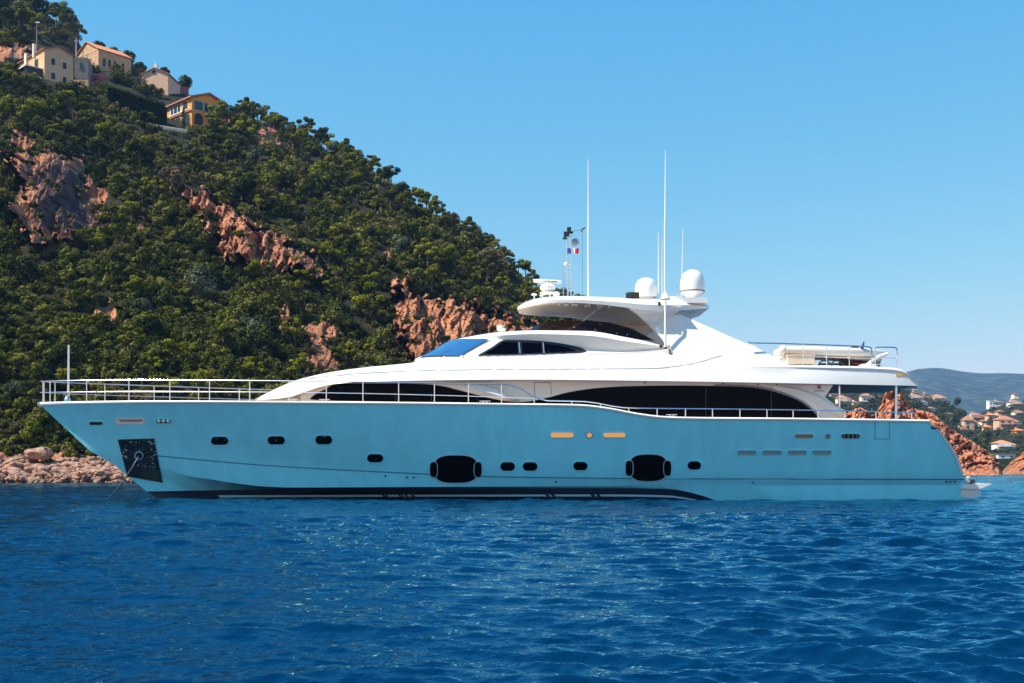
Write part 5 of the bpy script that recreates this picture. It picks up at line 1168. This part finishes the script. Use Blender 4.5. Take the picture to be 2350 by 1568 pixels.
# coaming of the upper deck between the fin and the pilothouse, small step at the fin's rear
MB().prism([PB(1708, 790, 2.55), PB(1722, 797, 2.6), PB(1737, 797, 2.6), PB(1715, 787.5, 2.55)], [PB(1708, 790, 2.2), PB(1722, 797, 2.2), PB(1737, 797, 2.2), PB(1715, 787.5, 2.2)]).build('fin_cap', M['white'], Y)

# ---- gear on the hardtop
rp = MB().lathe(P(1258, 675, YC - .4), [(.34, -.02), (.34, .06), (.16, .08), (.15, .1)], 16).lathe(P(1257, 668, YC - .4), [(.001, -.04), (.2, -.02), (.31, .06), (.33, .16), (.26, .26), (.12, .31), (.1, .36), (.001, .37)], 18)
rad = rp.build('radar', M['white'], hard)
c = P(1256, 646.5, YC - .4)
bar = MB(); rows_ = []
for x in np.linspace(-.575, .575, 9):
    k = .75 if abs(x) > .56 else 1; rows_.append([(c[0] + x, c[1] + .11 * k * math.cos(a), c[2] - x * .055 + .085 * k * math.sin(a)) for a in np.linspace(0, 2 * math.pi, 12, endpoint=False)])
bar.grid(rows_, 0, True); bar.f += [tuple(range(11, -1, -1)), tuple(range(96, 108))]; bar.m += [0, 0]
sb = bar.build('scanner_bar', M['white'], rad)
mb = MB()
for k, (dx, ww, hh) in enumerate([(-.17, .05, .05), (-.09, .03, .035), (-.05, .03, .05), (0, .045, .04), (.06, .03, .045), (.12, .05, .05), (.18, .05, .045), (.235, .03, .05), (.275, .035, .05)]):
    mb.box((c[0] + dx + .1, c[1] - .112, c[2] - dx * .055), (ww, .012, hh))
mb.build('scanner_lettering', M['band'], sb, smooth=False)
MB().lathe(P(1226, 678.5, YC - 1.0), [(.03, -.14), (.03, 0), (.13, .02), (.1, .07), (.001, .09)], 12).build('gps_dome', M['white'], hard)
MB().lathe(P(1277, 676, YC - .8), [(.14, -.1), (.14, .06), (.1, .1), (.001, .11)], 12).build('gps_dome', M['white'], hard)
MB().tube([P(1238, 680, YC - .9), P(1252, 675, YC - .9), P(1268, 674, YC - .9)], .03, 6).tube([P(1245, 682, YC - .9), P(1245, 677, YC - .9)], .025, 6).tube([P(1262, 682, YC - .9), P(1262, 675, YC - .9)], .025, 6).build('horn', M['white'], hard)
def dome(px, py0, py1, w_, b, name, band=None):
    base = PB(px, py1, b); top_ = PB(px, py0, b); h = top_[2] - base[2]; r = w_ / 2 / F * (YC - b)
    if band:
        prof = [(r * .3, -.04), (r * .34, .0), (r * .52, h * .07), (r * .9, h * .17), (r * .98, h * .22)]
        o = MB().lathe(base, prof, 26).lathe(base, [(r * .985, h * .25), (r, h * .32), (r * 1.0, h * .5), (r * .95, h * .66), (r * .83, h * .8), (r * .6, h * .92), (r * .3, h * .985), (.001, h)], 26).build(name, M['white'], hard, angle=50)
        MB().lathe(base, [(r * .97, h * .215), (r * 1.01, h * .225), (r * 1.01, h * .25), (r * .97, h * .258)], 26).build('dome_band', M['band'], o)
        MB().lathe((base[0] + .1, base[1], base[2] - .2), [(r * .75, -.05), (r * .6, .0), (r * .3, .1), (r * .28, .2)], 16).build('dome_foot', M['white'], o)
    else:
        o = MB().lathe(base, [(r * .98, 0), (r, h * .3), (r * .99, h * .5), (r * .92, h * .7), (r * .72, h * .87), (r * .4, h * .97), (.001, h)], 24).build(name, M['white'], hard, angle=50)
        MB().lathe(base, [(r * .7, -.12), (r * .72, 0), (r, .01)], 16).build('dome_foot', M['white'], o)
    return o
dome(1482.5, 637.5, 683, 51, .8, 'satellite_dome'); dome(1589, 619, 685, 57, 1.0, 'satellite_dome', True)
mb = MB().lathe(P(1444, 678, YC - 1.6), [(.001, -.14), (.11, -.13), (.13, 0), (.13, .14), (.09, .2), (.001, .21)], 14, 0, 'x').box(P(1459, 678, YC - 1.6), (.26, .24, .22)).tube([P(1450, 688, YC - 1.6), P(1450, 680, YC - 1.6)], .06, 8)
mb.build('floodlight', M['dark'], hard)
MB().lathe(P(1527, 682, YC - 2.2), [(.2, -.08), (.15, .05), (.08, .14), (.06, .2)], 12).build('antenna_base', M['white'], hard)
MB().box(P(1547, 684, YC - 1.8), (.55, .3, .1)).build('antenna_plate', M['white'], hard)
def whip(px, yb, yt, d_, r0, knee=None, px2=None):
    pts = [P(px, yb, d_)]; rr = [r0]
    if knee: pts += [P(px, knee + .5, d_), P(px, knee, d_), P(px, knee - 3, d_)]; rr += [r0, r0 * 1.45, r0 * .8]
    pts.append(P(px2 or px, yt, d_)); rr.append(r0 * .45)
    return MB().tube(pts, rr, 7).build('whip_antenna', M['white'], hard)
whip(1350, 681, 366, YC - 1.2, .034, 527); whip(1526, 690, 345, YC - 2.2, .036, 516, 1527.5); whip(1511, 684, 532, YC - .4, .026); whip(1519.5, 684, 545, YC + 1.2, .014)
whip(1564, 684, 525, YC - .2, .022, None, 1567.5); whip(1555, 684, 655, YC - 2.0, .03)
MB().tube([PB(1527, 690, 2.75), PB(1527, 797, 2.75)], .045, 8).build('support_pole', M['white'], Y)
MB().box(PB(1513, 697, 2.72), (.1, .06, .12)).build('deck_camera', M['dark'], hard)
# signal mast
D_ = YC - .2
mast = MB().tube([P(1303, 680, D_), P(1301, 545, D_)], .035, 6).tube([P(1310.5, 682, D_), P(1310.5, 540, D_)], .032, 6).build('signal_mast', M['steel'], hard)
mb = MB().tube([P(1293, 680, D_), P(1293, 606, D_)], .022, 5)
for y in range(606, 664, 8): mb.tube([P(1291, y, D_), P(1314, y + 1, D_)], .014, 4)
mb.build('mast_ladder', M['steel'], mast)
mb = MB()
for cx, cy, ww, hh in [(1306, 527, 10, 10), (1300, 538, 13, 10), (1296, 547, 9, 4), (1305, 534, 22, 3)]:
    mb.box(P(cx, cy, D_), (ww / 60., .18, hh / 60.))
    mb.lathe(P(cx, cy, D_), [(.001, -hh / 130), (ww / 150, -hh / 130), (ww / 150, hh / 110), (.001, hh / 105)], 10)
mb.build('navigation_light', M['dark'], mast)
MB().lathe(P(1320, 556, D_), [(.001, -.02), (.13, -.03), (.16, .0), (.13, .08), (.05, .16), (.001, .17)], 16, 0, 'y').build('loudhailer', M['grey'], mast)
mb = MB().tube([P(1310, 532, D_), P(1336, 527, D_)], .008, 4).tube([P(1334, 532, D_), P(1337, 525, D_), P(1343, 523, D_)], [.03, .045, .03], 6).tube([P(1337, 528, D_), P(1337, 680, D_)], .005, 4)
mb.build('wind_sensor', M['dark'], mast)
MB().ball(P(1299, 607, D_), .1, 10).build('mast_lamp', M['white'], mast)
fl_ = thing('courtesy_flag', 'small blue white and red tricolour flag flying from the signal mast', 'flag', P(1310, 576, D_ - .06))
for a, b, m_ in [(1302.5, 1310, 'blue'), (1310, 1319, 'wcloth'), (1319, 1328, 'red')]:
    xs = np.linspace(a, b, 6); mb = MB(); f_ = lambda x, y: P(x, y + .8 * math.sin(x * .5), D_ - .06 + .03 * math.sin(x * .45))
    A = [[f_(x, 570) for x in xs], [f_(x, 576) for x in xs], [f_(x, 582) for x in xs]]; B = [[(p[0], p[1] + .008, p[2]) for p in r_] for r_ in A]
    mb.grid(A); mb.grid(B); mb.build('flag_stripe', M[m_], fl_)

# ---- railings
def rail(name, top_pts, posts, mids, inb=-.10, r=.024, sides=(0, 1), bf=None, ends=True, flat=False):
    for sd_ in sides:
        fl = flip if sd_ else (lambda q: q)
        bfun = bf or (lambda x: sheer(x)[1] + inb)
        xs = np.linspace(top_pts[0][0], top_pts[-1][0], 70); pts = [PB(x, y, bfun(x)) for x, y in zip(xs, curve(top_pts, xs))]
        rl = MB().tube(fl(pts), r, 6).build(name, M['steel'], Y)
        for mp in mids:
            xs2 = np.linspace(mp[0][0], mp[-1][0], 40); MB().tube(fl([PB(x, y, bfun(x)) for x, y in zip(xs2, curve(mp, xs2))]), r * .62, 5).build('mid_rail', M['steel'], rl)
        for x in posts:
            y = float(curve(top_pts, x)); yb = float(sheer(x)[0]) + 2
            MB().tube(fl([PB(x, y, bfun(x)), PB(x, yb, bfun(x))]), r * .85, 6).build('stanchion', M['steel'], rl)
RT = [(93, 876), (160, 874), (300, 872.5), (700, 875), (900, 878), (1060, 881), (1150, 881.5), (1172, 883), (1190, 889), (1210, 902), (1228, 913), (1248, 919.5), (1300, 920.5), (1340, 921.5), (1375, 926), (1410, 933), (1445, 936.5), (1700, 939.5), (1950, 943.5), (2100, 948)]
POST = [99, 115, 199, 296, 390, 481, 573, 663, 749, 833, 915, 997, 1075, 1151, 1226, 1312, 1378, 1443, 1508, 1573, 1635, 1698, 1760, 1820, 1877, 1939, 2010, 2092]
rail('deck_railing', RT, POST, [[(93, 901), (300, 899), (600, 900), (800, 902.5), (1000, 907), (1222, 914)]])
MB().tube([P(156.5, 922, YC), P(157.5, 792, YC)], [.05, .035], 8).build('bow_staff', M['steel'], Y)
MB().lathe(P(155, 918, YC - .3), [(.14, -.1), (.13, .05), (.07, .12), (.1, .2), (.12, .28), (.05, .34), (.001, .35)], 12).build('windlass', M['steel'], Y)
MB().ball(P(203, 875, YC - 1.3), .05, 8).build('rail_lamp', M['white'], Y)
ub = lambda x: 2.95
UR = [(1716, 787), (1800, 788.5), (1950, 793), (1975, 793.5), (1990, 795)]
ubf = lambda x: float(np.interp(x, [1716, 1850, 1950, 2060], [2.9, 2.85, 2.6, 2.25]))
def urail(pts, posts, mids, name):
    for fl in ((lambda q: q), flip):
        rl = MB().tube(fl([PB(x, y, ubf(x)) for x, y in pts]), .028, 6).build(name, M['steel'], Y)
        for m_ in mids: MB().tube(fl([PB(x, y, ubf(x)) for x, y in m_]), .015, 5).build('mid_rail', M['steel'], rl)
        for x, y in posts: MB().tube(fl([PB(x, y, ubf(x)), PB(x, 848, ubf(x))]), .02, 6).build('stanchion', M['steel'], rl)
urail([(1716, 787), (1800, 788.5), (1900, 792), (1985, 795), (1997, 797), (2001, 803), (2001, 846)], [(1843, 790), (1897, 792), (1949, 794)], [[(1843, 818), (2001, 823)]], 'sundeck_railing')
urail([(2008, 846), (2008, 801), (2012, 797), (2050, 797), (2057, 799), (2059.5, 806), (2059.5, 847)], [], [[(2008, 822), (2059, 822)]], 'sundeck_gate')
# ---- things on the sundeck
td = thing('tender', 'white inflatable tender with beige underside stowed on the sundeck', 'dinghy', P(1900, 842, YC - .6))
def tubes(sy):
    pts = [(1797, 803, .9), (1850, 804.5, .95), (1920, 807, .95), (1975, 809, .8), (2010, 811, .5), (2030, 812, .05)]
    return [P(x, y, YC - .6 - b * sy) for x, y, b in pts]
for sy in (1, -1):
    tb = MB().tube(tubes(sy), [.15, .18, .18, .17, .16, .13], 12).build('inflatable_tube', M['rubber'], td)
    MB().ball(tubes(sy)[0], .19, 10).build('tube_end', M['rubber'], tb)
HLb = [[P(x, y, YC - .6 - b * 0.85 * s_) for x, y, b, s_ in q] for q in [
    [(1800, 806, .9, 1), (1900, 810, .95, 1), (1975, 812, .8, 1), (2028, 814, .05, 1)], [(1800, 817, .85, 1), (1900, 821, .85, 1), (1975, 826, .6, 1), (2022, 830, .05, 1)], [(1800, 824, .0, 1), (1900, 828, 0, 1), (1975, 834, 0, 1), (2020, 836, 0, 1)],
    [(1800, 817, .85, -1), (1900, 821, .85, -1), (1975, 826, .6, -1), (2022, 830, .05, -1)], [(1800, 806, .9, -1), (1900, 810, .95, -1), (1975, 812, .8, -1), (2028, 814, .05, -1)]]]
MB().grid(HLb).build('tender_hull', M['beige'], td)
MB().grid([[P(x, 800, YC - .6 - b) for x, b in [(1800, .8), (1900, .85), (1980, .6), (2020, .1)]], [P(x, 800, YC - .6 + b) for x, b in [(1800, .8), (1900, .85), (1980, .6), (2020, .1)]]]).build('tender_cover', M['white'], td)
MB().box(P(1961, 801, YC - .6), (.25, .3, .18)).build('tender_engine_cap', M['dark'], td)
MB().tube([P(1985, 842, YC - 1.5), P(2000, 830, YC - 1.5), P(2018, 818, YC - 1.4), P(2036, 812, YC - 1.2)], .07, 8).build('davit_arm', M['white'], Y)
MB().ball(P(1790, 812, YC - .8), .28, 12, .75).build('davit_cover', M['wcloth'], Y)
cb = thing('sundeck_cabinet', 'beige canvas covered cabinet on the sundeck under the tender', 'cabinet', P(1832, 840, YC - 1.4))
MB().box(P(1832, 828, YC - 1.4), (1.05, 1.0, .36)).build('cabinet_body', M['beige'], cb); MB().box(P(1832, 817.5, YC - 1.4), (1.12, 1.06, .05)).build('cabinet_top', M['beige'], cb)
for k, (px, lab) in enumerate([(1893, 'dark bent frame sundeck chair beside the beige cabinet'), (1922, 'dark bent frame sundeck chair farther from the beige cabinet')]):
    cc = thing('deck_chair', lab, 'chair', P(px, 842, YC - 1.3), 'chairs on the sundeck')
    for s_ in (-.25, .25):
        MB().tube([P(px - 13, 842, YC - 1.3 + s_), P(px - 12, 832, YC - 1.3 + s_), P(px - 4, 828, YC - 1.3 + s_), P(px + 6, 829, YC - 1.3 + s_), P(px + 14, 836, YC - 1.3 + s_), P(px + 17, 842, YC - 1.3 + s_)], .03, 6).build('frame', M['dark'], cc)
    MB().box(P(px, 836, YC - 1.3), (.45, .5, .04)).build('seat', M['dark'], cc)
jk = thing('jet_ski', 'dark watercraft with a red stripe stowed at the aft end of the sundeck', 'jet ski', P(1960, 844, YC - .9))
MB().grid([[P(x, y, YC - .9 - b) for x, y, b in q] for q in [[(1925, 826, .3), (1945, 823, .35), (1975, 834, .3), (2020, 838, .05)], [(1925, 838, .45), (1950, 836, .5), (1980, 839, .4), (2022, 840, .05)], [(1930, 846, .1), (1950, 847, .1), (1980, 847, .1), (2015, 843, 0)], [(1925, 838, -.45), (1950, 836, -.5), (1980, 839, -.4), (2022, 840, -.05)], [(1925, 826, -.3), (1945, 823, -.35), (1975, 834, -.3), (2020, 838, -.05)], [(1925, 826, .3), (1945, 823, .35), (1975, 834, .3), (2020, 838, .05)]]]).build('jet_ski_hull', M['dark'], jk)
MB().box(P(1972, 835, YC - 1.32), (.5, .03, .05)).build('jet_ski_stripe', M['red'], jk)
MB().lathe(P(1990, 846, YC - 1.6), [(.45, 0), (.42, .08), (.25, .17), (.001, .2)], 16).build('deck_hatch', M['white'], Y)
f2_ = thing('stern_flag', 'small furled dark flag on a short staff above the sundeck rail', 'flag', P(1980, 800, YC - 1.5))
MB().tube([P(1977, 812, YC - 1.5), P(1983, 782, YC - 1.5)], .015, 5).build('flag_staff', M['steel'], f2_)
MB().tube([P(1978, 800, YC - 1.52), P(1980, 794, YC - 1.5), P(1983, 784, YC - 1.5)], [.07, .05, .02], 6).build('furled_cloth', M['blue'], f2_)
